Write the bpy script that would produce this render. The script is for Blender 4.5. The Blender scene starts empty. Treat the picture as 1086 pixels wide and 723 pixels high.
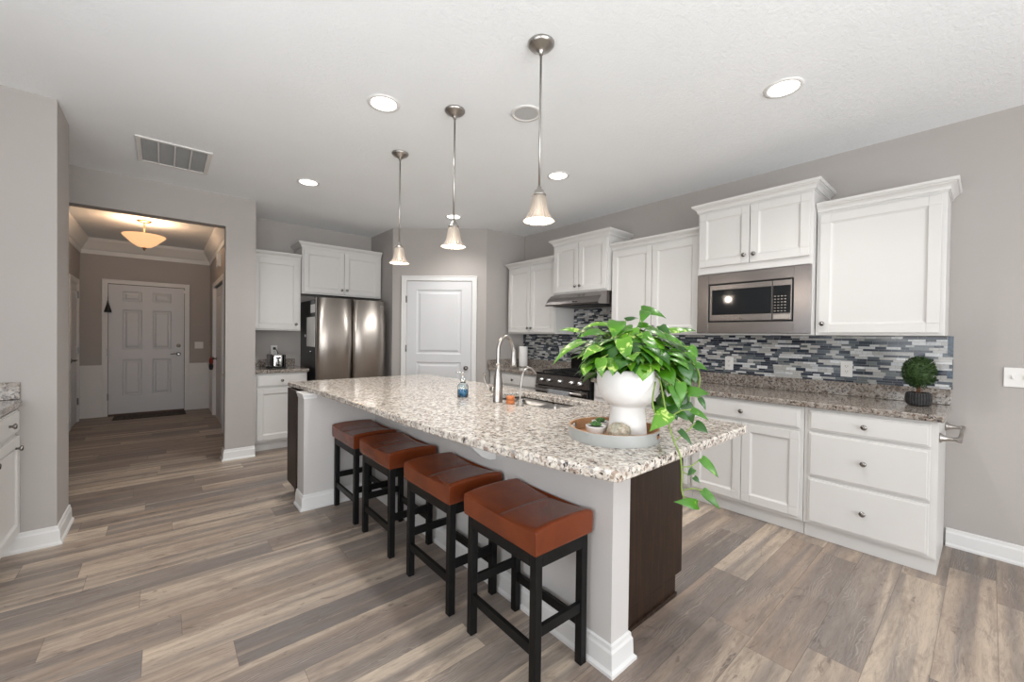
import bpy, bmesh, math, random
from mathutils import Vector, Matrix
random.seed(7)
SC = bpy.context.scene
COL = SC.collection

# ------------------------------------------------------------------ camera
YAW, PITCH, ROLL = math.radians(40.511), math.radians(-0.6127), math.radians(0.7272)
Fv = Vector((math.sin(YAW)*math.cos(PITCH), math.cos(YAW)*math.cos(PITCH), math.sin(PITCH)))
R0 = Vector((math.cos(YAW), -math.sin(YAW), 0)); U0 = R0.cross(Fv)
Rv = R0*math.cos(ROLL) + U0*math.sin(ROLL); Uv = -R0*math.sin(ROLL) + U0*math.cos(ROLL)
cd = bpy.data.cameras.new('camera'); cam = bpy.data.objects.new('camera', cd); COL.objects.link(cam)
M = Matrix((Rv, Uv, -Fv)).transposed().to_4x4(); M.translation = (0, 0, 1.3217)
cam.matrix_world = M
cd.sensor_width = 36; cd.lens = 432.634/1086*36; cd.clip_start = 0.02
SC.camera = cam
SC.view_settings.view_transform = 'Standard'; SC.view_settings.look = 'None'
SC.view_settings.gamma = 1; SC.view_settings.use_curve_mapping = False
SC.view_settings.exposure = -0.02

# ------------------------------------------------------------------ world and added fill lights
w = bpy.data.worlds.new('world'); SC.world = w; w.use_nodes = True
w.node_tree.nodes['Background'].inputs[0].default_value = (0.75, 0.85, 1, 1)
w.node_tree.nodes['Background'].inputs[1].default_value = 0.5

def area(name, loc, direction, sx, sy, power, col=(1, 1, 1), spread=180):
    l = bpy.data.lights.new(name, 'AREA'); l.shape = 'RECTANGLE'; l.size = sx; l.size_y = sy
    l.energy = power; l.color = col; l.spread = math.radians(spread)
    o = bpy.data.objects.new(name, l); COL.objects.link(o); o.location = loc
    o.rotation_euler = Vector(direction).to_track_quat('-Z', 'Y').to_euler()
    return o
def bulb(name, loc, power, col=(1, 1, 1), r=0.03):
    l = bpy.data.lights.new(name, 'POINT'); l.energy = power; l.color = col; l.shadow_soft_size = r
    o = bpy.data.objects.new(name, l); COL.objects.link(o); o.location = loc
    return o
def spot(name, loc, power, col=(1, 1, 1), r=0.07, ang=150):
    l = bpy.data.lights.new(name, 'SPOT'); l.energy = power; l.color = col; l.shadow_soft_size = r
    l.spot_size = math.radians(ang); l.spot_blend = 1.0
    o = bpy.data.objects.new(name, l); COL.objects.link(o); o.location = loc
    return o
area('rear_fill_area', (0.7, -3.25, 1.25), (0.05, 1, 0.12), 4.0, 2.2, 145, (0.97, 0.985, 1.0))  # added area light standing in for daylight from the unseen rear glass doors
area('ceiling_fill_area', (0.2, -1.7, 1.2), (-0.05, 0.55, 1), 2.8, 1.8, 50, (0.97, 0.99, 1.0), 150)  # added fill panel standing in for a bounce flash to brighten the ceiling
area('left_fill_area', (-1.26, 0.9, 1.45), (1, 0.6, 0.45), 2.2, 1.3, 42, (0.95, 0.98, 1.0))  # added area light standing in for window daylight, tilted up for the ceiling

# ------------------------------------------------------------------ node helper
class NT:
    def __init__(s, name, rough=0.5, metal=0.0, spec=None):
        s.mat = bpy.data.materials.new(name); s.mat.use_nodes = True
        s.t = s.mat.node_tree; s.b = s.t.nodes['Principled BSDF']
        s.b.inputs['Roughness'].default_value = rough; s.b.inputs['Metallic'].default_value = metal
        if spec is not None: s.b.inputs['Specular IOR Level'].default_value = spec
    def n(s, ty, **k):
        nd = s.t.nodes.new(ty)
        for a, v in k.items(): setattr(nd, a, v)
        return nd
    def put(s, sock, v):
        if hasattr(v, 'is_output') or isinstance(v, bpy.types.NodeSocket): s.t.links.new(v, sock)
        else: sock.default_value = v
    def m(s, op, a, b=0.0, c=0.0):
        nd = s.n('ShaderNodeMath', operation=op); s.put(nd.inputs[0], a); s.put(nd.inputs[1], b); s.put(nd.inputs[2], c)
        return nd.outputs[0]
    def pos(s):
        tc = s.n('ShaderNodeTexCoord'); return tc.outputs['Object']
    def sep(s, v):
        nd = s.n('ShaderNodeSeparateXYZ'); s.put(nd.inputs[0], v); return nd.outputs
    def comb(s, x, y, z=0.0):
        nd = s.n('ShaderNodeCombineXYZ'); s.put(nd.inputs[0], x); s.put(nd.inputs[1], y); s.put(nd.inputs[2], z); return nd.outputs[0]
    def scale(s, v, sc):
        nd = s.n('ShaderNodeMapping'); s.put(nd.inputs[0], v); nd.inputs['Scale'].default_value = sc; return nd.outputs[0]
    def noise(s, v, scale, detail=2, rough=0.5, dist=0.0):
        nd = s.n('ShaderNodeTexNoise'); s.put(nd.inputs['Vector'], v); nd.inputs['Scale'].default_value = scale
        nd.inputs['Detail'].default_value = detail; nd.inputs['Roughness'].default_value = rough
        nd.inputs['Distortion'].default_value = dist; return nd.outputs['Fac']
    def white(s, v):
        nd = s.n('ShaderNodeTexWhiteNoise', noise_dimensions='3D'); s.put(nd.inputs[0], v); return nd.outputs['Value']
    def voro(s, v, scale, feature='F1', out='Distance', rnd=1.0):
        nd = s.n('ShaderNodeTexVoronoi', feature=feature); s.put(nd.inputs['Vector'], v); nd.inputs['Scale'].default_value = scale
        nd.inputs['Randomness'].default_value = rnd; return nd.outputs[out]
    def ramp(s, f, stops, interp='LINEAR'):
        nd = s.n('ShaderNodeValToRGB'); s.put(nd.inputs[0], f); r = nd.color_ramp; r.interpolation = interp
        while len(r.elements) < len(stops): r.elements.new(0.5)
        for e, (p, c) in zip(r.elements, stops):
            e.position = p; e.color = (*c, 1) if len(c) == 3 else c
        return nd.outputs[0]
    def mix(s, f, a, b, blend='MIX'):
        nd = s.n('ShaderNodeMix', data_type='RGBA', blend_type=blend)
        s.put(nd.inputs[0], f)
        for i, v in ((6, a), (7, b)):
            if isinstance(v, tuple): v = (*v, 1) if len(v) == 3 else v
            s.put(nd.inputs[i], v)
        return nd.outputs[2]
    def base(s, v):
        if isinstance(v, tuple): v = (*v, 1)
        s.put(s.b.inputs['Base Color'], v); return s
    def bump(s, h, strength=0.2, dist=0.01):
        nd = s.n('ShaderNodeBump'); nd.inputs['Strength'].default_value = strength; nd.inputs['Distance'].default_value = dist
        s.put(nd.inputs['Height'], h); s.t.links.new(nd.outputs[0], s.b.inputs['Normal']); return s

def simple(name, col, rough=0.5, metal=0.0, var=0.06, vs=8, bump=0.0, bs=200, **kw):
    t = NT(name, rough, metal); p = t.pos(); nz = t.noise(p, vs, 3)
    a = tuple(c*(1-var) for c in col); b = tuple(min(1, c*(1+var)) for c in col)
    t.base(t.ramp(nz, [(0.3, a), (0.7, b)]))
    if bump: t.bump(t.noise(p, bs, 2), bump, 0.002)
    for k, v in kw.items(): t.b.inputs[k.replace('_', ' ')].default_value = v
    return t.mat
def emit(name, col, strength, base=(0.8, 0.8, 0.8)):
    t = NT(name, 0.4); t.base(base); t.b.inputs['Emission Color'].default_value = (*col, 1)
    t.b.inputs['Emission Strength'].default_value = strength; return t.mat

MT = {}
MT['wall'] = simple('greige_wall_paint', (0.43, 0.402, 0.382), 0.75, var=0.015, vs=2, bump=0.12, bs=160)
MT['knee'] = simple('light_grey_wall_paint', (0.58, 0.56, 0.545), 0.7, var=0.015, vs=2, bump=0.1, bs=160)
MT['white'] = simple('white_cabinet_paint', (0.66, 0.648, 0.63), 0.38, var=0.012, vs=3)
MT['trim'] = simple('white_trim_paint', (0.74, 0.735, 0.725), 0.4, var=0.015, vs=3)
MT['door'] = simple('white_door_paint', (0.66, 0.665, 0.68), 0.42, var=0.015, vs=3)
MT['dark'] = None
def mk_ceiling():
    t = NT('textured_white_ceiling', 0.85); p = t.pos()
    t.base(t.ramp(t.noise(p, 1.5, 2), [(0.3, (0.88, 0.905, 0.92)), (0.7, (0.91, 0.93, 0.945))]))
    h = t.m('ADD', t.noise(t.scale(p, (1, 1.6, 1)), 16, 5, 0.65, 1.6), t.m('MULTIPLY', t.noise(p, 60, 3, 0.6, 0.6), 0.4))
    t.bump(h, 0.2, 0.02); return t.mat
MT['ceiling'] = mk_ceiling()
def mk_floor():
    t = NT('vinyl_plank_floor', 0.42); x, y, z = t.sep(t.pos())
    W, L = 0.178, 1.22
    yr = t.m('DIVIDE', t.m('SUBTRACT', y, 1.2-0.178*20), W); row = t.m('FLOOR', yr); fy = t.m('FRACT', yr)
    off = t.m('MULTIPLY', t.white(t.comb(row, 3.3, 0.0)), 7.0)
    xr = t.m('DIVIDE', t.m('ADD', t.m('ADD', x, 20.0), off), L); ci = t.m('FLOOR', xr); fx = t.m('FRACT', xr)
    rnd = t.white(t.comb(row, ci, 1.7)); rnd2 = t.white(t.comb(row, ci, 9.1))
    gv = t.comb(t.m('ADD', x, t.m('MULTIPLY', rnd2, 31.0)), t.m('ADD', t.m('MULTIPLY', y, 1.0), t.m('MULTIPLY', rnd, 17.0)), 0.0)
    col = t.ramp(rnd, [(0.0, (0.17, 0.142, 0.127)), (0.18, (0.29, 0.22, 0.175)), (0.38, (0.42, 0.335, 0.265)), (0.55, (0.25, 0.19, 0.153)), (0.75, (0.62, 0.51, 0.40)), (0.88, (0.40, 0.32, 0.255)), (1.0, (0.20, 0.178, 0.168))])
    band = t.noise(t.scale(gv, (0.42, 9.0, 1)), 1.3, 2, 0.5, 0.25)
    col = t.mix(t.ramp(band, [(0.44, (0, 0, 0)), (0.62, (0.72, 0.72, 0.72))]), col, (0.175, 0.155, 0.147))
    col = t.mix(t.ramp(band, [(0.30, (0.6, 0.6, 0.6)), (0.42, (0, 0, 0))]), col, (0.56, 0.46, 0.36))
    big = t.noise(t.scale(gv, (2.2, 9.0, 1)), 2.2, 4, 0.65, 1.0)
    col = t.mix(t.ramp(big, [(0.48, (0, 0, 0)), (0.70, (0.6, 0.6, 0.6))]), col, (0.20, 0.155, 0.13))
    grain = t.noise(t.scale(gv, (4.0, 42.0, 1)), 1.8, 7, 0.78, 0.8)
    col = t.mix(0.9, col, t.ramp(grain, [(0.30, (0.66, 0.65, 0.64)), (0.5, (1, 1, 1)), (0.70, (1.18, 1.18, 1.17))]), 'MULTIPLY')
    knots = t.noise(t.scale(gv, (1.0, 2.6, 1)), 6, 4, 0.7, 1.2)
    col = t.mix(t.ramp(knots, [(0.60, (0, 0, 0)), (0.72, (0.7, 0.7, 0.7))]), col, (0.10, 0.075, 0.065))
    wv = t.n('ShaderNodeTexWave', wave_type='BANDS', bands_direction='Y'); t.put(wv.inputs['Vector'], t.scale(gv, (0.35, 1.0, 1)))
    wv.inputs['Scale'].default_value = 26; wv.inputs['Distortion'].default_value = 26; wv.inputs['Detail'].default_value = 3; wv.inputs['Detail Scale'].default_value = 0.35; wv.inputs['Detail Roughness'].default_value = 0.6
    msk = t.ramp(t.noise(t.scale(gv, (1.6, 6.0, 1)), 1.7, 2), [(0.48, (0, 0, 0)), (0.62, (1, 1, 1))])
    col = t.mix(t.m('MULTIPLY', t.ramp(wv.outputs['Fac'], [(0.78, (0, 0, 0)), (0.95, (0.30, 0.30, 0.30))]), msk), col, (0.55, 0.49, 0.43))
    e = t.m('MINIMUM', t.m('MULTIPLY', t.m('MINIMUM', fy, t.m('SUBTRACT', 1.0, fy)), W), t.m('MULTIPLY', t.m('MINIMUM', fx, t.m('SUBTRACT', 1.0, fx)), L))
    seam = t.m('LESS_THAN', e, 0.0013)
    col = t.mix(t.m('MULTIPLY', seam, 0.5), col, (0.07, 0.055, 0.045))
    t.base(col)
    t.put(t.b.inputs['Roughness'], t.m('ADD', 0.33, t.m('MULTIPLY', grain, 0.22)))
    t.bump(t.m('SUBTRACT', t.m('MULTIPLY', grain, 0.35), seam), 0.18, 0.002); return t.mat
MT['floor'] = mk_floor()
def mk_granite(name, k, warm):
    t = NT(name, 0.09); ps = t.pos()
    def c(r, g, b): return (r*k*warm[0], g*k*warm[1], b*k*warm[2])
    base = t.ramp(t.noise(ps, 30, 5, 0.7, 0.5), [(0.30, c(0.30, 0.26, 0.235)), (0.43, c(0.52, 0.46, 0.40)), (0.56, c(0.70, 0.645, 0.57)), (0.72, c(0.82, 0.79, 0.73))])
    greys = t.noise(ps, 54, 4, 0.65, 0.6)
    col = t.mix(t.ramp(greys, [(0.515, (0, 0, 0)), (0.58, (0.8, 0.8, 0.8))]), base, c(0.26, 0.235, 0.225))
    vc = t.voro(ps, 100, out='Color'); vx = t.sep(vc)[0]
    col = t.mix(t.m('MULTIPLY', t.m('GREATER_THAN', vx, 0.88), 0.75), col, c(0.25, 0.16, 0.11))
    br = t.noise(ps, 66, 3, 0.55, 0.4)
    col = t.mix(t.ramp(br, [(0.595, (0, 0, 0)), (0.63, (0.95, 0.95, 0.95))]), col, (0.03, 0.022, 0.02))
    vy = t.sep(t.voro(ps, 70, out='Color'))[1]
    col = t.mix(t.m('MULTIPLY', t.m('GREATER_THAN', vy, 0.84), 0.55), col, c(0.84, 0.80, 0.74))
    t.base(col); return t.mat
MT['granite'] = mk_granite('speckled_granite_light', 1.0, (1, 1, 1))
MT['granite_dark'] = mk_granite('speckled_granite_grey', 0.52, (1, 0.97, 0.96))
def mk_tile():
    t = NT('mosaic_tile', 0.16); x, y, z = t.sep(t.pos())
    Pd = 0.0735
    u = t.m('DIVIDE', t.m('SUBTRACT', z, 0.93), Pd); k = t.m('FLOOR', u); f = t.m('FRACT', u); cy = 0.0
    s1 = t.m('GREATER_THAN', f, 0.34); s2 = t.m('GREATER_THAN', f, 0.55); s3 = t.m('GREATER_THAN', f, 0.80)
    sub = t.m('ADD', t.m('ADD', s1, s2), s3)
    lo = t.m('ADD', t.m('ADD', t.m('MULTIPLY', s1, 0.34), t.m('MULTIPLY', s2, 0.21)), t.m('MULTIPLY', s3, 0.25))
    hi = t.m('ADD', t.m('ADD', 0.34, t.m('MULTIPLY', s1, 0.21)), t.m('ADD', t.m('MULTIPLY', s2, 0.25), t.m('MULTIPLY', s3, 0.20)))
    dz = t.m('MULTIPLY', t.m('MINIMUM', t.m('SUBTRACT', f, lo), t.m('SUBTRACT', hi, f)), Pd)
    rid = t.m('ADD', t.m('MULTIPLY', k, 4.0), sub)
    roff = t.white(t.comb(rid, cy, 0.5))
    L = 0.135
    yy = t.m('ADD', t.m('DIVIDE', t.m('ADD', y, 10.0), L), t.m('MULTIPLY', roff, 5.0))
    ci = t.m('FLOOR', yy); fy = t.m('FRACT', yy)
    # a second joint at a random place in every strip
    jr = t.m('ADD', 0.35, t.m('MULTIPLY', t.white(t.comb(rid, ci, 4.4)), 0.35))
    right = t.m('GREATER_THAN', fy, jr)
    dj = t.m('ABSOLUTE', t.m('SUBTRACT', fy, jr))
    dy = t.m('MULTIPLY', t.m('MINIMUM', dj, t.m('MINIMUM', fy, t.m('SUBTRACT', 1.0, fy))), L)
    c = t.white(t.comb(rid, ci, t.m('ADD', 7.7, right)))
    col = t.ramp(c, [(0, (0.018, 0.028, 0.048)), (0.30, (0.085, 0.105, 0.125)), (0.45, (0.15, 0.17, 0.175)), (0.56, (0.50, 0.49, 0.465)), (0.80, (0.64, 0.65, 0.65))], 'CONSTANT')
    p = t.pos(); vein = t.noise(p, 60, 4, 0.7, 1.5)
    col = t.mix(0.5, col, t.ramp(vein, [(0.35, (0.6, 0.6, 0.6)), (0.5, (1, 1, 1)), (0.7, (1.25, 1.25, 1.25))]), 'MULTIPLY')
    col = t.mix(1.0, col, t.ramp(t.white(t.comb(rid, ci, t.m('ADD', 2.2, right))), [(0, (0.72, 0.73, 0.75)), (1, (1.1, 1.1, 1.1))]), 'MULTIPLY')
    g = t.m('LESS_THAN', t.m('MINIMUM', dz, dy), 0.0009)
    t.base(t.mix(g, col, (0.24, 0.24, 0.24)))
    t.put(t.b.inputs['Roughness'], t.m('ADD', 0.14, t.m('MULTIPLY', g, 0.6)))
    t.bump(t.m('SUBTRACT', 1.0, g), 0.25, 0.002); return t.mat
MT['tile'] = mk_tile()
def mk_steel(name, col, rough=0.28, axis=2, amp=0.10, v=0.86):
    t = NT(name, rough, 1.0); p = t.pos()
    sc = [70, 70, 70]; sc[axis] = 0.8
    nz = t.noise(t.scale(p, tuple(sc)), 4, 4, 0.6)
    t.base(t.ramp(nz, [(0.3, tuple(c*v for c in col)), (0.7, col)]))
    t.put(t.b.inputs['Roughness'], t.m('ADD', rough-amp/2, t.m('MULTIPLY', nz, amp))); return t.mat
MT['steel'] = mk_steel('brushed_stainless_steel', (0.56, 0.52, 0.48), 0.36, 2)
_m = MT['steel']; _n = _m.node_tree.nodes; _b = _n['Principled BSDF']; _b.inputs['Anisotropic'].default_value = 0.8; _b.inputs['Anisotropic Rotation'].default_value = 0.25
_tg = _n.new('ShaderNodeTangent'); _tg.direction_type = 'RADIAL'; _tg.axis = 'Z'; _m.node_tree.links.new(_tg.outputs[0], _b.inputs['Tangent'])
MT['steel_h'] = mk_steel('brushed_stainless_steel_dark', (0.30, 0.28, 0.275), 0.26, 1)
MT['nickel'] = mk_steel('satin_nickel', (0.44, 0.415, 0.39), 0.30, 2, 0.02, 0.97)
MT['knob'] = mk_steel('dark_nickel', (0.30, 0.285, 0.27), 0.22, 2)
MT['chrome'] = mk_steel('polished_chrome', (0.8, 0.8, 0.8), 0.1, 2, 0.04)
MT['bronze'] = mk_steel('warm_bronze', (0.42, 0.26, 0.15), 0.3, 2)
def mk_espresso():
    t = NT('espresso_stained_wood', 0.4, spec=0.25); p = t.pos()
    g = t.noise(t.scale(p, (26, 26, 2.2)), 2.2, 5, 0.65, 0.4)
    t.base(t.ramp(g, [(0.3, (0.016, 0.009, 0.006)), (0.55, (0.030, 0.017, 0.011)), (0.75, (0.052, 0.030, 0.02))])); t.bump(g, 0.1, 0.001); return t.mat
MT['espresso'] = mk_espresso()
MT['black_wood'] = simple('black_painted_wood', (0.006, 0.006, 0.006), 0.45, var=0.3, vs=20, Specular_IOR_Level=0.22)
def mk_leather():
    t = NT('reddish_brown_leather', 0.3, spec=0.4); p = t.pos()
    n1 = t.noise(p, 5, 4, 0.6, 0.5)
    t.base(t.ramp(n1, [(0.3, (0.125, 0.028, 0.009)), (0.5, (0.16, 0.034, 0.010)), (0.72, (0.20, 0.046, 0.013))]))
    t.put(t.b.inputs['Roughness'], t.m('ADD', 0.2, t.m('MULTIPLY', t.noise(p, 9, 3), 0.1)))
    t.bump(t.m('ADD', t.voro(p, 420), t.m('MULTIPLY', t.noise(p, 14, 2), 2.0)), 0.05, 0.002); return t.mat
MT['leather'] = mk_leather()
MT['gloss_black'] = simple('gloss_black_enamel', (0.006, 0.006, 0.007), 0.1, var=0.2)
MT['matte_black'] = simple('matte_black_metal', (0.012, 0.012, 0.012), 0.45, var=0.2, bump=0.1)
MT['fridge_side'] = simple('fridge_side_dark', (0.012, 0.012, 0.013), 0.35, var=0.2)
MT['glass_black'] = simple('black_oven_glass', (0.010, 0.012, 0.014), 0.06, var=0.1)
MT['shadow_gap'] = simple('gap_shade_black', (0.01, 0.01, 0.01), 0.7)  # near-black that paints the shade inside narrow gaps
MT['plastic'] = simple('white_plastic', (0.78, 0.77, 0.75), 0.35, var=0.01)
MT['slot'] = simple('dark_slot', (0.05, 0.05, 0.05), 0.5)
MT['vent_dark'] = simple('vent_recess', (0.45, 0.45, 0.45), 0.7)
MT['ceramic'] = simple('white_ceramic', (0.80, 0.785, 0.765), 0.42, var=0.012, bump=0.08, bs=90)
MT['soil'] = simple('potting_soil', (0.035, 0.022, 0.014), 0.95, var=0.5, vs=90, bump=0.8, bs=120)
MT['paper'] = simple('paper_white', (0.80, 0.79, 0.77), 0.85, var=0.02, bump=0.25, bs=120)
MT['towel'] = simple('grey_cloth', (0.20, 0.205, 0.215), 0.9, var=0.2, vs=60, bump=0.5, bs=300)
MT['terracotta'] = simple('orange_terracotta', (0.62, 0.20, 0.065), 0.6, var=0.08)
MT['tray_grey'] = simple('grey_tray_paint', (0.345, 0.35, 0.335), 0.45, var=0.02)
MT['red'] = simple('red_fabric', (0.25, 0.03, 0.02), 0.8)
MT['threshold'] = simple('brown_threshold', (0.10, 0.05, 0.03), 0.5)
MT['mat'] = simple('dark_doormat', (0.075, 0.062, 0.05), 0.95, var=0.6, vs=30, bump=0.8, bs=250)
def mk_traywood():
    t = NT('light_bamboo', 0.45); p = t.pos()
    t.base(t.ramp(t.noise(t.scale(p, (6, 50, 6)), 2, 4), [(0.3, (0.46, 0.23, 0.115)), (0.7, (0.60, 0.36, 0.20))])); return t.mat
MT['bamboo'] = mk_traywood()
def mk_stone():
    t = NT('speckled_geode', 0.85); p = t.pos()
    a = t.ramp(t.noise(p, 60, 5, 0.75, 1.0), [(0.3, (0.22, 0.19, 0.14)), (0.5, (0.50, 0.43, 0.33)), (0.7, (0.66, 0.60, 0.52))])
    a = t.mix(t.ramp(t.noise(p, 28, 3), [(0.5, (0, 0, 0)), (0.6, (0.6, 0.6, 0.6))]), a, (0.33, 0.36, 0.28))
    t.base(a); t.bump(t.noise(p, 70, 5, 0.8), 0.9, 0.006); return t.mat
MT['stone'] = mk_stone()
def mk_leaf(name, a, b, pale, amt):
    t = NT(name, 0.32); p = t.pos()
    c = t.ramp(t.noise(p, 14, 2), [(0.3, a), (0.7, b)])
    v = t.noise(p, 22, 4, 0.6, 1.2)
    c = t.mix(t.ramp(v, [(0.56-amt, (0, 0, 0)), (0.64-amt, (0.85, 0.85, 0.85))]), c, pale)
    t.base(c); t.b.inputs['Subsurface Weight'].default_value = 0.0
    return t.mat
MT['leaf'] = mk_leaf('pothos_leaf_green', (0.03, 0.115, 0.004), (0.065, 0.22, 0.008), (0.19, 0.40, 0.03), -0.04)
MT['leaf_pale'] = mk_leaf('pothos_leaf_variegated', (0.075, 0.22, 0.010), (0.13, 0.33, 0.018), (0.55, 0.68, 0.19), 0.01)
MT['leaf_dark'] = mk_leaf('pothos_leaf_dark', (0.012, 0.06, 0.005), (0.025, 0.11, 0.008), (0.08, 0.22, 0.03), -0.05)
MT['stem'] = simple('green_stem', (0.20, 0.30, 0.05), 0.5, var=0.2, vs=30)
MT['bark'] = simple('brown_bark', (0.12, 0.055, 0.025), 0.85, var=0.3, vs=60)
MT['topiary'] = simple('topiary_green', (0.02, 0.052, 0.006), 0.7, var=0.5, vs=60)
MT['succulent'] = simple('succulent_green', (0.08, 0.20, 0.05), 0.5, var=0.35, vs=70)
def mk_potblack():
    t = NT('black_textured_pot', 0.35); x, y, z = t.sep(t.pos())
    a = t.m('MULTIPLY', t.m('ARCTAN2', y, x), 14.0)
    d = t.m('MULTIPLY', t.m('SINE', t.m('ADD', a, t.m('MULTIPLY', z, 420.0))), t.m('SINE', t.m('SUBTRACT', a, t.m('MULTIPLY', z, 420.0))))
    t.base(t.ramp(d, [(0.3, (0.012, 0.012, 0.013)), (0.75, (0.10, 0.10, 0.105))])); t.bump(d, 0.8, 0.004); return t.mat
MT['potblack'] = mk_potblack()
def glassy(name, col, rough=0.03, trans=1.0):
    t = NT(name, rough); t.base(col); t.b.inputs['Transmission Weight'].default_value = trans
    t.b.inputs['IOR'].default_value = 1.45; return t.mat
MT['glass'] = glassy('clear_glass', (0.85, 0.93, 0.95))
MT['bluewater'] = glassy('blue_liquid', (0.01, 0.30, 0.62), 0.05, 0.45)
MT['window_glass'] = glassy('window_glass', (0.9, 0.95, 1.0))
def mk_shade(name, col, st):
    t = NT(name, 0.35); t.base((0.62, 0.55, 0.48)); t.b.inputs['Transmission Weight'].default_value = 0.55
    t.b.inputs['Emission Color'].default_value = (*col, 1); t.b.inputs['Emission Strength'].default_value = st
    x, y, z = t.sep(t.pos()); t.bump(t.m('SINE', t.m('MULTIPLY', t.m('ARCTAN2', y, x), 26.0)), 0.7, 0.004); return t.mat
MT['shade'] = mk_shade('ribbed_frosted_glass', (1.0, 0.80, 0.62), 0.02)
MT['bulb'] = emit('lit_bulb', (1.0, 0.95, 0.88), 3.2)
MT['can_lit'] = emit('lit_diffuser', (1.0, 0.97, 0.93), 5)
MT['alabaster'] = emit('alabaster_bowl', (1.0, 0.55, 0.26), 0.9, (0.8, 0.62, 0.42))

MT['sink'] = mk_steel('sink_steel', (0.30, 0.29, 0.28), 0.3, 1)
MT['navy'] = simple('navy_stone_strip', (0.05, 0.075, 0.11), 0.2, var=0.6, vs=60)
MT['can_off'] = simple('unlit_recess_grey', (0.50, 0.50, 0.50), 0.4, var=0.02)  # flat grey standing in for the shade inside the open unlit can
# ------------------------------------------------------------------ geometry helper
class G:
    def __init__(s): s.v = []; s.f = []; s.m = []; s.s = []
    def add(s, vs, fs, mat=0, smooth=False):
        o = len(s.v); s.v += [tuple(v) for v in vs]
        for f in fs: s.f.append(tuple(i+o for i in f)); s.m.append(mat); s.s.append(smooth)
        return s
    def box(s, x0, y0, z0, x1, y1, z1, mat=0):
        if x0 > x1: x0, x1 = x1, x0
        if y0 > y1: y0, y1 = y1, y0
        if z0 > z1: z0, z1 = z1, z0
        v = [(x0,y0,z0),(x1,y0,z0),(x1,y1,z0),(x0,y1,z0),(x0,y0,z1),(x1,y0,z1),(x1,y1,z1),(x0,y1,z1)]
        return s.add(v, [(0,3,2,1),(4,5,6,7),(0,1,5,4),(1,2,6,5),(2,3,7,6),(3,0,4,7)], mat)
    def prism(s, poly, z0, z1, mat=0):
        a = sum(poly[i][0]*poly[(i+1)%len(poly)][1]-poly[(i+1)%len(poly)][0]*poly[i][1] for i in range(len(poly)))
        if a < 0: poly = poly[::-1]
        n = len(poly); v = [(x,y,z0) for x,y in poly]+[(x,y,z1) for x,y in poly]
        f = [tuple(range(n))[::-1], tuple(range(n,2*n))]+[(i,(i+1)%n,(i+1)%n+n,i+n) for i in range(n)]
        return s.add(v, f, mat)
    def lathe(s, prof, c=(0,0,0), n=32, mat=0, axis='z', smooth=True, sx=1.0, sy=1.0, close=True):
        vs = []; fs = []
        for r, z in prof:
            for i in range(n):
                a = 2*math.pi*i/n; x, y = r*math.cos(a)*sx, r*math.sin(a)*sy
                p = (x, y, z) if axis == 'z' else ((z, x, y) if axis == 'x' else (y, z, x))
                vs.append((p[0]+c[0], p[1]+c[1], p[2]+c[2]))
        for k in range(len(prof)-1):
            for i in range(n):
                j = (i+1) % n
                fs.append((k*n+i, k*n+j, (k+1)*n+j, (k+1)*n+i))
        s.add(vs, fs, mat, smooth)
        if close:
            o = len(s.v)-len(vs)
            if prof[0][0] > 1e-5: s.f.append(tuple(o+i for i in range(n))[::-1]); s.m.append(mat); s.s.append(False)
            if prof[-1][0] > 1e-5: s.f.append(tuple(o+(len(prof)-1)*n+i for i in range(n))); s.m.append(mat); s.s.append(False)
        return s
    def tube(s, pts, r, n=10, mat=0, smooth=True):
        pts = [Vector(p) for p in pts]; rr = r if isinstance(r, (list, tuple)) else [r]*len(pts)
        up = None; vs = []
        for i, p in enumerate(pts):
            t = (pts[min(i+1, len(pts)-1)]-pts[max(i-1, 0)]).normalized()
            if up is None: up = Vector((0,0,1)) if abs(t.z) < 0.9 else Vector((1,0,0))
            a = t.cross(up).normalized(); b = a.cross(t).normalized(); up = b
            for k in range(n):
                q = p + (a*math.cos(2*math.pi*k/n)+b*math.sin(2*math.pi*k/n))*rr[i]; vs.append(tuple(q))
        fs = [(i*n+k, i*n+(k+1)%n, (i+1)*n+(k+1)%n, (i+1)*n+k) for i in range(len(pts)-1) for k in range(n)]
        s.add(vs, fs, mat, smooth); o = len(s.v)-len(vs)
        s.f += [tuple(o+k for k in range(n))[::-1], tuple(o+(len(pts)-1)*n+k for k in range(n))]; s.m += [mat]*2; s.s += [False]*2
        return s
    def sweep(s, path, prof, mat=0):
        """prof: (outward, z) section swept along a 2D path; outward = right-hand side of the path."""
        n = len(path); P = [Vector(p) for p in path]; k = len(prof); vs = []
        for i in range(n):
            d0 = (P[i]-P[i-1]).normalized() if i else None
            d1 = (P[i+1]-P[i]).normalized() if i < n-1 else None
            if d0 is None: d0 = d1
            if d1 is None: d1 = d0
            n0 = Vector((d0.y, -d0.x)); n1 = Vector((d1.y, -d1.x)); mdir = (n0+n1)
            mdir = mdir/mdir.dot(n0) if abs(mdir.dot(n0)) > 1e-6 else n0
            for o, z in prof: q = P[i]+mdir*o; vs.append((q.x, q.y, z))
        fs = [(i*k+j, (i+1)*k+j, (i+1)*k+(j+1)%k, i*k+(j+1)%k) for i in range(n-1) for j in range(k)]
        fs += [tuple(range(k)), tuple((n-1)*k+j for j in range(k))[::-1]]
        return s.add(vs, fs, mat)
    def tf(s, M, start=0):
        for i in range(start, len(s.v)): s.v[i] = tuple(M @ Vector(s.v[i]))
        return s
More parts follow.
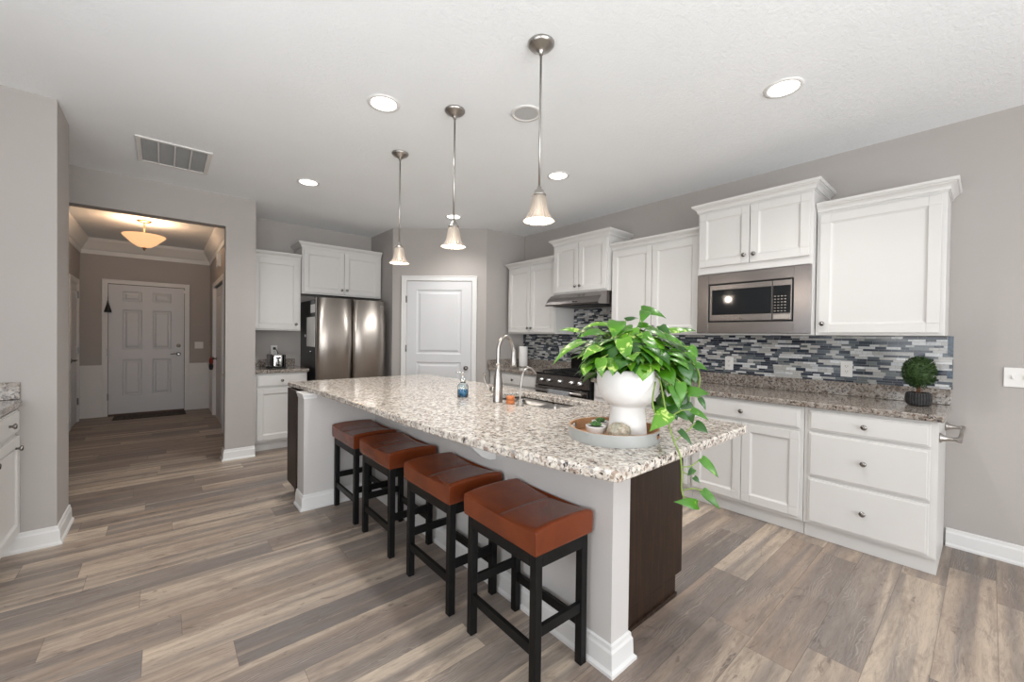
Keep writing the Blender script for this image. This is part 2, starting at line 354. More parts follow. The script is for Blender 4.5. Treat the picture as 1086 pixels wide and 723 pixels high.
def spline(pts, n=6):
    P = [Vector(p) for p in pts]; out = []
    for i in range(len(P)-1):
        p0, p1, p2, p3 = P[max(i-1,0)], P[i], P[i+1], P[min(i+2, len(P)-1)]
        for k in range(n):
            t = k/n; out.append(0.5*((2*p1)+(p2-p0)*t+(2*p0-5*p1+4*p2-p3)*t*t+(3*p1-p0-3*p2+p3)*t**3))
    out.append(P[-1]); return out

def obj(name, g, mats, parent=None, bevel=0.0, loc=None, seg=2):
    me = bpy.data.meshes.new(name); me.from_pydata(g.v, [], g.f)
    if not isinstance(mats, (list, tuple)): mats = [mats]
    for m in mats: me.materials.append(MT[m])
    me.polygons.foreach_set('material_index', g.m); me.polygons.foreach_set('use_smooth', g.s); me.update()
    bm = bmesh.new(); bm.from_mesh(me); bmesh.ops.recalc_face_normals(bm, faces=bm.faces); bm.to_mesh(me); bm.free()
    o = bpy.data.objects.new(name, me); COL.objects.link(o)
    if loc: o.location = loc
    if parent: o.parent = parent
    if bevel:
        b = o.modifiers.new('bevel', 'BEVEL'); b.width = bevel; b.segments = seg; b.limit_method = 'ANGLE'; b.angle_limit = math.radians(40)
    return o
def tag(o, label, cat, group=None, kind=None):
    if label: o['label'] = label
    if cat: o['category'] = cat
    if group: o['group'] = group
    if kind: o['kind'] = kind
    return o
def thing(name, label, cat, loc=(0,0,0), rz=0.0, group=None):
    o = bpy.data.objects.new(name, None); COL.objects.link(o); o.location = loc; o.rotation_euler = (0,0,rz)
    o.empty_display_size = 0.1
    return tag(o, label, cat, group)
def struct(name, g, m, parent=None, bevel=0.0, loc=None, label=None):
    o = obj(name, g, m, parent, bevel, loc)
    if not parent: o['kind'] = 'structure'; o['category'] = name.split('_')[0] if not name.startswith('trim') else 'trim'
    if label: o['label'] = label
    return o
def dup_tree(r):
    c = r.copy(); COL.objects.link(c)
    for ch in r.children:
        k = ch.copy(); COL.objects.link(k); k.parent = c
        for g2 in ch.children:
            q = g2.copy(); COL.objects.link(q); q.parent = k
    return c
PI = math.pi
MT['sink'] = mk_steel('sink_steel', (0.30, 0.29, 0.28), 0.3, 1)
MT['navy'] = simple('navy_stone_strip', (0.05, 0.075, 0.11), 0.2, var=0.6, vs=60)
MT['can_off'] = simple('unlit_recess_grey', (0.50, 0.50, 0.50), 0.4, var=0.02)

# ================================================================== THE ROOM
H = 2.74
struct('floor', G().box(-1.6, -3.6, -0.05, 4.2, 9.3, 0.0), 'floor', label='grey and tan wood plank floor')
struct('ceiling', G().box(-1.6, -3.6, H, 4.2, 9.3, H+0.06), 'ceiling', label='white swirl-textured ceiling')
struct('wall_right', G().box(3.89, -3.5, 0, 4.01, 4.3, H), 'wall', label='greige kitchen wall behind the white cabinets')
struct('wall_pantry', G().prism([(4.01, 4.3), (3.242, 4.33), (2.315, 5.17), (2.30, 5.885), (2.30, 6.0), (4.01, 6.0)], 0, H), 'wall', label='angled greige corner wall holding the pantry door')
struct('wall_back', G().box(0.75, 5.885, 0, 2.30, 6.0, H), 'wall', label='greige wall behind the refrigerator')
g = G().box(0.485, 5.118, 0, 0.735, 5.26, H).box(0.62, 5.26, 0, 0.75, 6.70, H).box(0.62, 6.70, 2.04, 0.75, 8.1, H).box(0.62, 8.1, 0, 0.75, 8.9, H).box(0.735, 5.125, 0, 0.75, 5.26, H)
struct('wall_hall_right', g, 'wall', label='greige pier and right hallway wall')
struct('wall_header', G().box(-0.64, 5.118, 2.42, 0.485, 5.26, H).box(-0.76, 4.15, 2.42, -0.64, 5.26, H), 'wall', label='greige header over the hallway opening')
struct('wall_left_pier', G().box(-1.33, 3.74, 0, -0.5, 4.15, H), 'wall', label='greige wall end at the left of the photo')
struct('wall_hall_left', G().box(-1.08, 4.15, 0, -0.96, 8.9, H), 'wall', label='greige left hallway wall')
struct('wall_front', G().box(-1.08, 8.9, 0, 0.75, 9.0, H), 'wall', label='greige wall around the front door')
g = G().box(-1.45, -3.5, 0, -1.33, -0.2, H).box(-1.45, 2.0, 0, -1.33, 4.15, H).box(-1.45, -0.2, 0, -1.33, 2.0, 0.8).box(-1.45, -0.2, 2.1, -1.33, 2.0, H)
struct('wall_left', g, 'wall', label='greige wall left of the camera')
g = G().box(-1.45, -3.6, 0, -0.9, -3.5, H).box(2.8, -3.6, 0, 4.01, -3.5, H).box(-0.9, -3.6, 2.4, 2.8, -3.5, H)
struct('wall_rear', g, 'wall', label='greige wall behind the camera')
def window(name, axis, a0, a1, z0, z1, c, nx, label):
    g = G(); t = 0.05
    def b(u0, u1, w0, w1, d=0.04, m=0):
        if axis == 'x': g.box(c-d, u0, w0, c+d, u1, w1, m)
        else: g.box(u0, c-d, w0, u1, c+d, w1, m)
    b(a0, a0+t, z0, z1); b(a1-t, a1, z0, z1); b(a0+t, a1-t, z0, z0+t); b(a0+t, a1-t, z1-t, z1)
    for i in range(1, nx):
        u = a0+(a1-a0)*i/nx; b(u-0.02, u+0.02, z0+t, z1-t, 0.025)
    b(a0+t, a1-t, (z0+z1)/2-0.02, (z0+z1)/2+0.02, 0.024)
    o = struct(name, g, 'trim', label=label)
    gg = G()
    if axis == 'x': gg.box(c-0.004, a0+t, z0+t, c+0.004, a1-t, z1-t)
    else: gg.box(a0+t, c-0.004, z0+t, a1-t, c+0.004, z1-t)
    obj('pane', gg, 'window_glass', o)
window('window_1', 'x', -0.2, 2.0, 0.8, 2.1, -1.39, 3, 'white framed window in the left wall')
window('window_2', 'y', -0.9, 2.8, 0.0, 2.4, -3.55, 3, 'tall white framed glass doors behind the camera')

# baseboards
BB = [(0, 0), (0.026, 0), (0.026, 0.012), (0.016, 0.022), (0.014, 0.085), (0.009, 0.095), (0.008, 0.11), (0, 0.115)]
def baseboard(name, path, label, parent=None, prof=BB):
    return struct(name, G().sweep(path, prof), 'trim', parent, label=label)
baseboard('baseboard_right', [(3.889, -3.4), (3.889, 0.165)][::-1], 'white baseboard along the right wall')
baseboard('baseboard_hall_right', [(0.619, 6.60), (0.619, 5.262), (0.484, 5.262), (0.484, 5.117), (0.736, 5.117), (0.736, 5.16)][::-1] and [(0.75, 5.117), (0.484, 5.117), (0.484, 5.262)][::-1][::-1][::-1], 'white baseboard around the hallway pier')
baseboard('baseboard_left_pier', [(-1.2, 3.739), (-0.499, 3.739), (-0.499, 4.151)], 'white baseboard around the left wall end')
baseboard('baseboard_pantry', [(3.30, 4.275), (3.242, 4.329), (3.21, 4.358)][::-1], 'white baseboard beside the pantry door')
# hall wainscot, chair rail, crown
def wains(name, g, label): return struct(name, g, 'trim', label=label)
g = G().box(-0.959, 8.885, 0, -0.722, 8.899, 0.76).box(0.312, 8.885, 0, 0.619, 8.899, 0.76)
g.box(-0.959, 8.868, 0.76, -0.722, 8.899, 0.80).box(0.312, 8.868, 0.76, 0.619, 8.899, 0.80).box(-0.959, 8.878, 0, -0.722, 8.899, 0.11).box(0.312, 8.878, 0, 0.619, 8.899, 0.11)
wains('trim_1', g, 'white wainscot and chair rail beside the front door')
g = G().box(-0.959, 5.5, 0, -0.948, 7.92, 0.76).box(-0.959, 5.5, 0.76, -0.93, 7.92, 0.80).box(-0.959, 5.5, 0, -0.94, 7.92, 0.11)
for y0 in (5.6, 6.4, 7.2): g.box(-0.95, y0, 0.18, -0.942, y0+0.03, 0.68).box(-0.95, y0+0.57, 0.18, -0.942, y0+0.6, 0.68).box(-0.95, y0, 0.18, -0.942, y0+0.6, 0.21).box(-0.95, y0, 0.65, -0.942, y0+0.6, 0.68)
wains('trim_2', g, 'white wainscot along the left hallway wall')
g = G().box(0.608, 5.27, 0, 0.619, 6.62, 0.76).box(0.59, 5.27, 0.76, 0.619, 6.62, 0.80).box(0.60, 5.27, 0, 0.619, 6.62, 0.11).box(0.608, 8.18, 0, 0.619, 8.88, 0.76).box(0.59, 8.18, 0.76, 0.619, 8.86, 0.80)
wains('trim_3', g, 'white wainscot along the right hallway wall')
CR = [(0, 2.50), (0.012, 2.50), (0.016, 2.56), (0.03, 2.575), (0.085, 2.68), (0.095, 2.70), (0.10, 2.738), (0, 2.738)]
struct('trim_4', G().sweep([(-0.959, 4.16), (-0.959, 8.899), (0.619, 8.899), (0.619, 5.27)], CR), 'trim', label='white crown moulding around the hallway ceiling')

# ------------------------------------------------------------------ doors
def panel_leaf(w, h, t, panels, rec=0.008, bev=0.016, field=0.004):
    """front at y=0 facing -y, back at y=t; panels (x0,z0,x1,z1)"""
    g = G(); g.box(0, rec, 0, w, t, h)
    xs = sorted({0, w, *[p[0] for p in panels], *[p[2] for p in panels]}); zs = sorted({0, h, *[p[1] for p in panels], *[p[3] for p in panels]})
    for i in range(len(xs)-1):
        for j in range(len(zs)-1):
            cx, cz = (xs[i]+xs[i+1])/2, (zs[j]+zs[j+1])/2
            if not any(p[0] < cx < p[2] and p[1] < cz < p[3] for p in panels): g.box(xs[i], 0, zs[j], xs[i+1], rec+0.001, zs[j+1])
    for x0, z0, x1, z1 in panels:
        # sloped moulding ring then a raised field
        rings = [(0, 0.0), (bev*0.6, rec*0.75), (bev, rec*0.95)]
        if field: rings += [(bev*1.9, rec*0.95), (bev*3.2, field)]
        vs = []
        for ins, d in rings: vs += [(x0+ins, d, z0+ins), (x1-ins, d, z0+ins), (x1-ins, d, z1-ins), (x0+ins, d, z1-ins)]
        fs = [(4*k+i, 4*k+(i+1)%4, 4*k+4+(i+1)%4, 4*k+4+i) for k in range(len(rings)-1) for i in range(4)]
        k = 4*(len(rings)-1); fs.append((k, k+1, k+2, k+3)); g.add(vs, fs)
    return g
def casing(w, h, cw=0.065, t=0.018):
    g = G(); 
    g.box(-cw, -t, 0, 0, 0, h+cw).box(w, -t, 0, w+cw, 0, h+cw).box(0, -t, h, w, 0, h+cw)
    g.box(-cw, -t-0.006, 0, -cw+0.014, -t, h+cw).box(w+cw-0.014, -t-0.006, 0, w+cw, -t, h+cw).box(-cw+0.014, -t-0.006, h+cw-0.014, w+cw-0.014, -t, h+cw)
    return g
def place_struct(name, loc, rz, g, mat, label, bevel=0):
    o = struct(name, g, mat, bevel=bevel, label=label); o.location = loc; o.rotation_euler = (0, 0, rz); return o
# pantry door on the angled wall
A = Vector((2.315, 5.17)); B = Vector((3.242, 4.33)); d = (B-A).normalized(); rz = math.atan2(d.y, d.x)
o0 = A + d*0.197
d1 = place_struct('door_1', (o0.x, o0.y, 0.0), rz, G(), 'door', 'white two-panel pantry door in the angled corner wall')
gp = panel_leaf(0.862, 2.03, 0.011, [(0.13, 1.07, 0.73, 1.92), (0.13, 0.24, 0.73, 0.965)], rec=0.010, field=0.001, bev=0.017)
for i in range(len(gp.v)): gp.v[i] = (gp.v[i][0], gp.v[i][1]-0.0115, gp.v[i][2]+0.008)
d1.data = obj('x', gp, 'door').data; bpy.data.objects.remove(bpy.data.objects['x'])
cs = casing(0.872, 2.048); cs.tf(Matrix.Translation((-0.005, 0, 0)))
obj('casing', cs, 'trim', d1, 0.003)
for z in (0.25, 1.15, 1.80): obj('hinge', G().box(-0.012, -0.022, z-0.045, 0.004, -0.006, z+0.045), 'knob', d1)
obj('door_knob', G().lathe([(0.026, 0.0), (0.026, -0.006), (0.010, -0.010), (0.010, -0.035), (0.024, -0.042), (0.030, -0.058), (0.020, -0.072), (0.0001, -0.074)], (0.80, -0.012, 0.90), 20, axis='y'), 'knob', d1)
# front door
d2 = place_struct('door_2', (-0.652, 8.9, 0.0), 0, G(), 'door', 'white six-panel front door at the end of the hallway')
W2 = 0.919
P6 = [(0.16, 1.775, 0.39, 1.93), (0.515, 1.775, 0.75, 1.93), (0.16, 1.015, 0.39, 1.64), (0.515, 1.015, 0.75, 1.64), (0.16, 0.28, 0.39, 0.855), (0.515, 0.28, 0.75, 0.855)]
gp = panel_leaf(W2, 2.03, 0.020, P6, rec=0.018, field=0.001, bev=0.016)
for i in range(len(gp.v)): gp.v[i] = (gp.v[i][0], gp.v[i][1]-0.021, gp.v[i][2]+0.03)
d2.data = obj('x', gp, 'door').data; bpy.data.objects.remove(bpy.data.objects['x'])
cs = casing(W2+0.012, 2.07); cs.tf(Matrix.Translation((-0.006, 0, 0))); obj('casing', cs, 'trim', d2, 0.003)
obj('gap_strip', G().box(-0.006, -0.004, 0, -0.0005, -0.001, 2.07).box(W2+0.0005, -0.004, 0, W2+0.006, -0.001, 2.07).box(-0.006, -0.004, 2.061, W2+0.006, -0.001, 2.07), 'shadow_gap', d2)  # black strips beside the leaf, painting the shade of its gap
obj('threshold', G().box(0, -0.05, 0, W2, -0.003, 0.028), 'threshold', d2)
for z in (0.3, 1.0, 1.75): obj('hinge', G().box(-0.012, -0.032, z-0.05, 0.004, -0.0215, z+0.05), 'knob', d2)
obj('deadbolt', G().lathe([(0.03, 0), (0.03, -0.012), (0.02, -0.018), (0.0001, -0.02)], (0.845, -0.0215, 1.10), 20, axis='y'), 'nickel', d2)
gl = G().lathe([(0.03, 0), (0.03, -0.010), (0.012, -0.014), (0.012, -0.05)], (0.845, -0.0215, 0.96), 18, axis='y')
gl.tube([(0.845, -0.055, 0.96), (0.80, -0.058, 0.965), (0.74, -0.055, 0.958)], [0.011, 0.010, 0.007], 10)
obj('door_handle', gl, 'knob', d2)
obj('sensor', G().box(0.905, -0.04, 1.98, 0.935, -0.026, 2.03), 'plastic', d2, 0.003)
# left hall door
d3 = place_struct('door_3', (-0.96, 7.99, 0.0), PI/2, G(), 'door', 'white panelled side door on the left of the hallway')
gp = panel_leaf(0.60, 2.0, 0.006, [(0.11, 1.07, 0.49, 1.88), (0.11, 0.24, 0.49, 0.95)], rec=0.005, field=0.001)
for i in range(len(gp.v)): gp.v[i] = (gp.v[i][0], gp.v[i][1]-0.007, gp.v[i][2]+0.006)
d3.data = obj('x', gp, 'door').data; bpy.data.objects.remove(bpy.data.objects['x'])
obj('casing', casing(0.60, 2.01), 'trim', d3, 0.003)
gl = G().lathe([(0.03, 0), (0.03, -0.010), (0.012, -0.014), (0.012, -0.05)], (0.07, -0.007, 0.92), 18, axis='y').tube([(0.07, -0.055, 0.92), (0.17, -0.055, 0.92)], 0.009, 8)
obj('door_handle', gl, 'knob', d3)
for z in (0.3, 1.05, 1.85): obj('hinge', G().box(0.596, -0.024, z-0.05, 0.612, -0.006, z+0.05), 'knob', d3)
# right hall doorway with a part-open white door
g = G().box(0.60, 6.63, 0, 0.64, 6.70, 2.11).box(0.60, 8.10, 0, 0.64, 8.17, 2.11).box(0.60, 6.70, 2.04, 0.64, 8.10, 2.11).box(0.62, 6.70, 0, 0.75, 6.715, 2.04).box(0.62, 8.085, 0, 0.75, 8.10, 2.04)
struct('trim_5', g, 'trim', label='white casing of the doorway in the right hallway wall')
d4 = place_struct('door_4', (0.635, 7.98, 0.0), -PI/2, panel_leaf(0.80, 2.02, 0.03, [(0.12, 1.07, 0.68, 1.9), (0.12, 0.24, 0.68, 0.95)], rec=0.006, field=0.001), 'door', 'white door in the right hallway wall')
obj('door_knob', G().lathe([(0.026, 0.0), (0.026, -0.006), (0.010, -0.010), (0.010, -0.03), (0.026, -0.042), (0.020, -0.06), (0.0001, -0.063)], (0.10, 0, 0.92), 18, axis='y'), 'knob', d4)
# things in the hall
t = thing('tassel', 'small black tassel hanging on the hinge side of the front door', 'tassel', (-0.655, 8.86, 1.62))
obj('cord', G().tube([(0, 0, 0.14), (0, 0, 0.22), (0, 0.012, 0.25)], 0.004, 6), 'matte_black', t)
obj('skirt', G().lathe([(0.0001, 0.16), (0.012, 0.15), (0.014, 0.13), (0.022, 0.10), (0.04, 0.03), (0.045, 0.0), (0.0001, 0.0)], (0, 0, 0), 14), 'matte_black', t)
t = thing('pouch', 'small red and black pouch hanging on the knob of the right hallway door', 'pouch', (0.565, 7.88, 0.74))
obj('flap', G().lathe([(0.0001, 0.20), (0.03, 0.19), (0.045, 0.14), (0.04, 0.10), (0.0001, 0.095)], (0, 0, 0), 12, sx=0.6), 'red', t)
obj('bag', G().lathe([(0.0001, 0.0), (0.04, 0.01), (0.05, 0.06), (0.042, 0.095), (0.0001, 0.10)], (0, 0, 0), 12, sx=0.6), 'matte_black', t)
obj('strap', G().tube([(0, 0, 0.18), (0.0, 0, 0.22)], 0.004, 6), 'matte_black', t)
tag(obj('doormat', G().box(-0.58, 8.42, 0.0005, 0.28, 8.82, 0.010), 'mat', None, 0.003), 'dark doormat on the floor in front of the front door', 'doormat')
def plate(name, loc, rz, label, cat, kind='outlet', n=1):
    wv = 0.07 if n == 1 else 0.118
    t = thing(name, label, cat, loc, rz)
    obj('cover_plate', G().box(-wv/2, -0.007, -0.058, wv/2, -0.001, 0.058), 'plastic', t, 0.002)
    for k in range(n):
        cx = (k-(n-1)/2)*0.046
        if kind == 'outlet':
            for dz in (-0.02, 0.02):
                f = obj('receptacle', G().box(cx-0.016, -0.010, dz-0.014, cx+0.016, -0.007, dz+0.014), 'plastic', t, 0.002)
                obj('slot', G().box(cx-0.008, -0.0108, dz-0.002, cx-0.005, -0.0099, dz+0.007), 'slot', f)
                obj('slot', G().box(cx+0.005, -0.0108, dz-0.002, cx+0.008, -0.0099, dz+0.007), 'slot', f)
                obj('slot', G().box(cx-0.002, -0.0108, dz-0.010, cx+0.002, -0.0099, dz-0.006), 'slot', f)
        else:
            obj('toggle', G().box(cx-0.005, -0.018, -0.010, cx+0.005, -0.007, 0.012), 'plastic', t, 0.002)
    return t
plate('light_switch', (0.468, 8.9, 1.105), 0, 'double white light switch plate right of the front door', 'light switch', 'switch', 2)
t = thing('door_chime', 'small white box high on the right hallway wall', 'door chime', (0.62, 7.2, 2.33), -PI/2)
obj('case', G().box(-0.09, -0.045, -0.06, 0.09, -0.001, 0.12), 'plastic', t, 0.004); obj('grille', G().box(-0.06, -0.048, -0.03, 0.06, -0.0451, -0.024).box(-0.06, -0.048, -0.01, 0.06, -0.0451, -0.004).box(-0.06, -0.048, 0.01, 0.06, -0.0451, 0.016), 'vent_dark', t)

# ================================================================== CABINETS
def rot(o, face): o.rotation_euler = (0, 0, {'-x': -PI/2, '+x': PI/2, '-y': 0}[face])
def knob(parent, x, z, y=0.0, mat='knob'):
    return obj('knob', G().lathe([(0.007, 0.0), (0.006, -0.010), (0.009, -0.014), (0.0155, -0.019), (0.0165, -0.024), (0.012, -0.029), (0.0001, -0.031)], (x, y, z), 18, axis='y'), mat, parent)
def cab_door(parent, x0, x1, z0, z1, kx=None, kz=None, y=-0.001, stile=0.058):
    w, h = x1-x0, z1-z0; t = 0.019
    g = panel_leaf(w, h, t, [(stile, stile, w-stile, h-stile)], rec=0.009, bev=0.016, field=0)
    g.tf(Matrix.Translation((x0, y-t, z0)))
    o = obj('door', g, 'white', parent, 0.0025)
    if kx is not None: knob(o, kx, kz, y-t)
    return o
def drawer(parent, x0, x1, z0, z1, y=-0.001, kz=None):
    w, h = x1-x0, z1-z0
    g = G().box(x0, y-0.013, z0, x1, y, z1).box(x0+0.011, y-0.0195, z0+0.011, x1-0.011, y-0.012, z1-0.011)
    o = obj('drawer', g, 'white', parent, 0.003); knob(o, (x0+x1)/2, (z0+z1)/2 if kz is None else kz, y-0.0195); return o
CP = [(0, 0), (0.004, 0), (0.004, 0.008), (0.012, 0.009), (0.012, 0.016), (0.014, 0.026), (0.022, 0.038), (0.034, 0.047), (0.034, 0.053), (0.042, 0.054), (0.047, 0.064), (0.047, 0.076), (0, 0.076)]
def crown(parent, w, depth, ztop, left, right, hh=0.07, out=1.0):
    path = [(0, 0), (w, 0)]
    if left: path = [(0, depth)] + path
    if right: path = path + [(w, depth)]
    # thin fascia lets the profile start at the face
    prof = [(o*out, ztop-hh+z*hh/0.076) for o, z in CP]
    return obj('crown_moulding', G().sweep(path, prof), 'white', parent)
def upper(name, label, face, origin, w, depth, z0, z1, doors, crownL, crownR, door_z=None, knobs='in', crown_out=1.0, hh=0.07):
    """origin = front-left lower corner as seen from the front"""
    t = thing(name, label, 'cabinet', (origin[0], origin[1], 0)); rot(t, face)
    obj('carcass', G().box(0.0005, 0, z0, w-0.0005, depth, z1), 'white', t, 0.0015)
    dz0, dz1 = door_z or (z0+0.018, z1-hh-0.012)
    e = 0.016
    if doors == 1: cab_door(t, e+0.006, w-e-0.006, dz0, dz1, *knobs)
    else:
        m = w/2; kz = dz0+0.055 if not isinstance(knobs, tuple) else knobs[1]
        cab_door(t, e, m-0.003, dz0, dz1, m-0.032, kz); cab_door(t, m+0.003, w-e, dz0, dz1, m+0.032, kz)
    crown(t, w, depth, z1+0.003, crownL, crownR, hh, crown_out); return t
XU = 3.565
upper('upper_cabinet', 'white two-door upper cabinet in the far corner, left of the range hood', '-x', (XU, 4.245), 0.88, 0.323, 1.360, 2.292, 2, True, False)
upper('upper_cabinet', 'short raised white two-door cabinet above the range hood', '-x', (3.51, 3.360), 0.780, 0.378, 1.818, 2.452, 2, True, True)
upper('upper_cabinet', 'tall white two-door upper cabinet between the range hood and the microwave', '-x', (XU, 2.575), 0.935, 0.323, 1.360, 2.292, 2, False, False)
upper('upper_cabinet', 'big single-door white upper cabinet at the right end over the tile', '-x', (XU, 0.815), 0.640, 0.323, 1.360, 2.292, 1, False, True, knobs=(0.045, 1.44))
# the raised microwave cabinet is an open-front box
t = thing('microwave_cabinet', 'raised white cabinet holding the built-in microwave', 'cabinet', (3.49, 1.635, 0)); rot(t, '-x')
w, dp = 0.815, 0.398
obj('carcass', G().box(0, 0, 1.360, 0.014, dp, 1.868).box(w-0.014, 0, 1.360, w, dp, 1.868).box(0.014, 0, 1.360, w-0.014, dp, 1.368).box(0.014, dp-0.01, 1.368, w-0.014, dp, 1.868).box(0, 0, 1.868, w, dp, 2.452), 'white', t, 0.0015)
cab_door(t, 0.016, w/2-0.003, 1.925, 2.372, w/2-0.035, 1.985); cab_door(t, w/2+0.003, w-0.018, 1.925, 2.372, w/2+0.035, 1.985)
crown(t, w, dp, 2.456, True, True)
# microwave with trim kit
t = thing('microwave', 'stainless built-in microwave with wide trim frame', 'microwave', (3.49, 1.635, 1.370)); rot(t, '-x')
w, h = 0.815, 0.492
mx0, mx1, mz0, mz1 = 0.095, 0.705, 0.090, 0.408
yf = -0.012
g = G(); X0, X1 = 0.003, w-0.003
g.box(X0, yf, 0, mx0, -0.001, h).box(mx1, yf, 0, X1, -0.001, h).box(mx0, yf, 0, mx1, -0.001, mz0).box(mx0, yf, mz1, mx1, -0.001, h)
obj('trim_frame', g, 'steel_h', t, 0.002)
obj('cavity', G().box(mx0+0.001, 0.05, mz0+0.001, mx1-0.001, 0.34, mz1-0.001), 'matte_black', t)
dv = mx0+(mx1-mx0)*0.775
g = G().box(mx0+0.010, -0.010, mz0+0.010, dv-0.002, 0.045, mz1-0.010)
dd = obj('door', g, 'steel_h', t, 0.004)
obj('window', G().box(mx0+0.030, -0.013, mz0+0.062, dv-0.004, -0.0101, mz1-0.050), 'glass_black', dd, 0.003)
obj('gap', G().box(mx0+0.0005, 0.0, mz0+0.0005, mx0+0.010, 0.04, mz1-0.0005).box(mx1-0.010, 0.0, mz0+0.0005, mx1-0.0005, 0.04, mz1-0.0005).box(mx0+0.0005, 0.0, mz0+0.0005, mx1-0.0005, 0.04, mz0+0.010).box(mx0+0.0005, 0.0, mz1-0.010, mx1-0.0005, 0.04, mz1-0.0005), 'shadow_gap', t)
g = G().box(dv, -0.010, mz0+0.010, mx1-0.010, 0.045, mz1-0.010)
cpn = obj('control_panel', g, 'steel_h', t, 0.004)
obj('display', G().box(dv+0.006, -0.0125, mz0+0.062, mx1-0.018, -0.0101, mz1-0.050), 'glass_black', cpn)
g = G()
for r in range(6):
    for c in range(4): g.box(dv+0.014+c*0.022, -0.0135, mz0+0.075+r*0.022, dv+0.026+c*0.022, -0.0126, mz0+0.081+r*0.022)
obj('buttons', g, 'steel', cpn)
obj('open_button', G().box(dv+0.012, -0.0135, mz0+0.018, mx1-0.022, -0.0101, mz0+0.052), 'nickel', cpn, 0.002)
obj('logo', G().lathe([(0.011, 0), (0.011, -0.002), (0.008, -0.0025), (0.0001, -0.0022)], ((mx0+dv)/2+0.02, -0.0101, mz0+0.034), 20, axis='y'), 'knob', dd)

# range hood
t = thing('range_hood', 'slim stainless under-cabinet range hood', 'range hood', (3.36, 3.345, 0)); rot(t, '-x')
w = 0.755; prof = [(0.0, 1.675), (0.0, 1.695)]
prof = [(0.53, 1.688), (0.0, 1.675), (-0.002, 1.692), (0.015, 1.722), (0.045, 1.760), (0.09, 1.795), (0.14, 1.812), (0.15, 1.817), (0.53, 1.817)]
n = len(prof); vs = [(0, y, z) for y, z in prof]+[(w, y, z) for y, z in prof]
g = G().add(vs, [tuple(range(n)), tuple(range(n, 2*n))[::-1]]+[(i, i+n, (i+1)%n+n, (i+1)%n) for i in range(n)])
obj('canopy', g, 'steel_h', t)
obj('switch', G().box(0.40, 0.004, 1.700, 0.43, 0.03, 1.716), 'matte_black', t, 0.002); obj('switch', G().box(0.44, 0.004, 1.700, 0.47, 0.03, 1.716), 'matte_black', t, 0.002)
obj('filter', G().box(0.06, 0.06, 1.670, 0.70, 0.44, 1.6745), 'matte_black', t)

# base cabinets on the right wall
XF = 3.29
def base_unit(name, label, face, origin, w, depth, front, endR=False, toe=True):
    t = thing(name, label, 'cabinet', (origin[0], origin[1], 0)); rot(t, face)
    g = G().box(0.0005, 0, 0.10, w-0.0005, depth, 0.874)
    obj('carcass', g, 'white', t, 0.0015)
    obj('toe_board', G().box(0.0005, 0.045 if not endR else 0.04, 0.0, w-0.0005, 0.065, 0.0995).box(0.0005, 0.065, 0, w-0.0005, depth-0.002, 0.0995), 'white', t)
    front(t, w); return t
def two_door(t, w):
    drawer(t, 0.022, w-0.022, 0.724, 0.858); m = w/2
    cab_door(t, 0.022, m-0.002, 0.125, 0.702); cab_door(t, m+0.002, w-0.022, 0.125, 0.702)
def bank(t, w):
    drawer(t, 0.026, w-0.030, 0.728, 0.858); drawer(t, 0.026, w-0.030, 0.425, 0.712); drawer(t, 0.026, w-0.030, 0.115, 0.408)
base_unit('base_cabinet', 'white three-drawer base cabinet at the right end of the counter', '-x', (XF, 0.800), 0.625, 0.598, bank, True)
base_unit('base_cabinet', 'white base cabinet with one drawer over two doors, left of the drawer bank', '-x', (XF, 1.575), 0.773, 0.598, two_door)
base_unit('base_cabinet', 'white base cabinet right beside the range, mostly behind the trailing plant', '-x', (XF, 2.572), 0.995, 0.598, two_door)
base_unit('base_cabinet', 'white corner base cabinet left of the range under the paper towels', '-x', (XF, 4.29), 0.905, 0.598, lambda t, w: (drawer(t, 0.10, w-0.022, 0.724, 0.858), cab_door(t, 0.10, w/2+0.037, 0.125, 0.702), cab_door(t, w/2+0.041, w-0.022, 0.125, 0.702)))
def slab(path_or_box, name='x'): pass
# countertops right wall (world coordinates)
def counter(name, label, y0, y1, splash_extra=None):
    t = thing(name, label, 'countertop', (3.257, y0, 0.876))
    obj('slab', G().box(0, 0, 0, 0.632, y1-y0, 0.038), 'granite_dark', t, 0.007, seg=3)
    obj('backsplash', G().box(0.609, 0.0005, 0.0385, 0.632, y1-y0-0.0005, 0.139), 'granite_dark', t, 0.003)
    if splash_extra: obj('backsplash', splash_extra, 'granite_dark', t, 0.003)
    return t
counter('countertop', 'speckled granite countertop on the drawer bank right of the range', 0.153, 2.592)
counter('countertop', 'short granite countertop left of the range below the corner cabinet', 3.372, 4.295, G().box(0.0, 0.900, 0.0385, 0.608, 0.922, 0.139))
g = G().box(3.880, 0.150, 1.0155, 3.8895, 2.592, 1.3595).box(3.880, 2.592, 0.93, 3.8895, 3.360, 1.668).box(3.880, 3.360, 1.0155, 3.8895, 4.297, 1.3595)
bs_ = tag(obj('mosaic_backsplash', g, 'tile'), 'mosaic backsplash of black, grey and white glass and stone strips', 'backsplash')
obj('border_strip', G().box(3.8785, 0.150, 1.23, 3.8799, 0.176, 1.3595), 'navy', bs_); obj('border_strip', G().box(3.8785, 0.150, 1.085, 3.8799, 0.176, 1.135), 'navy', bs_)
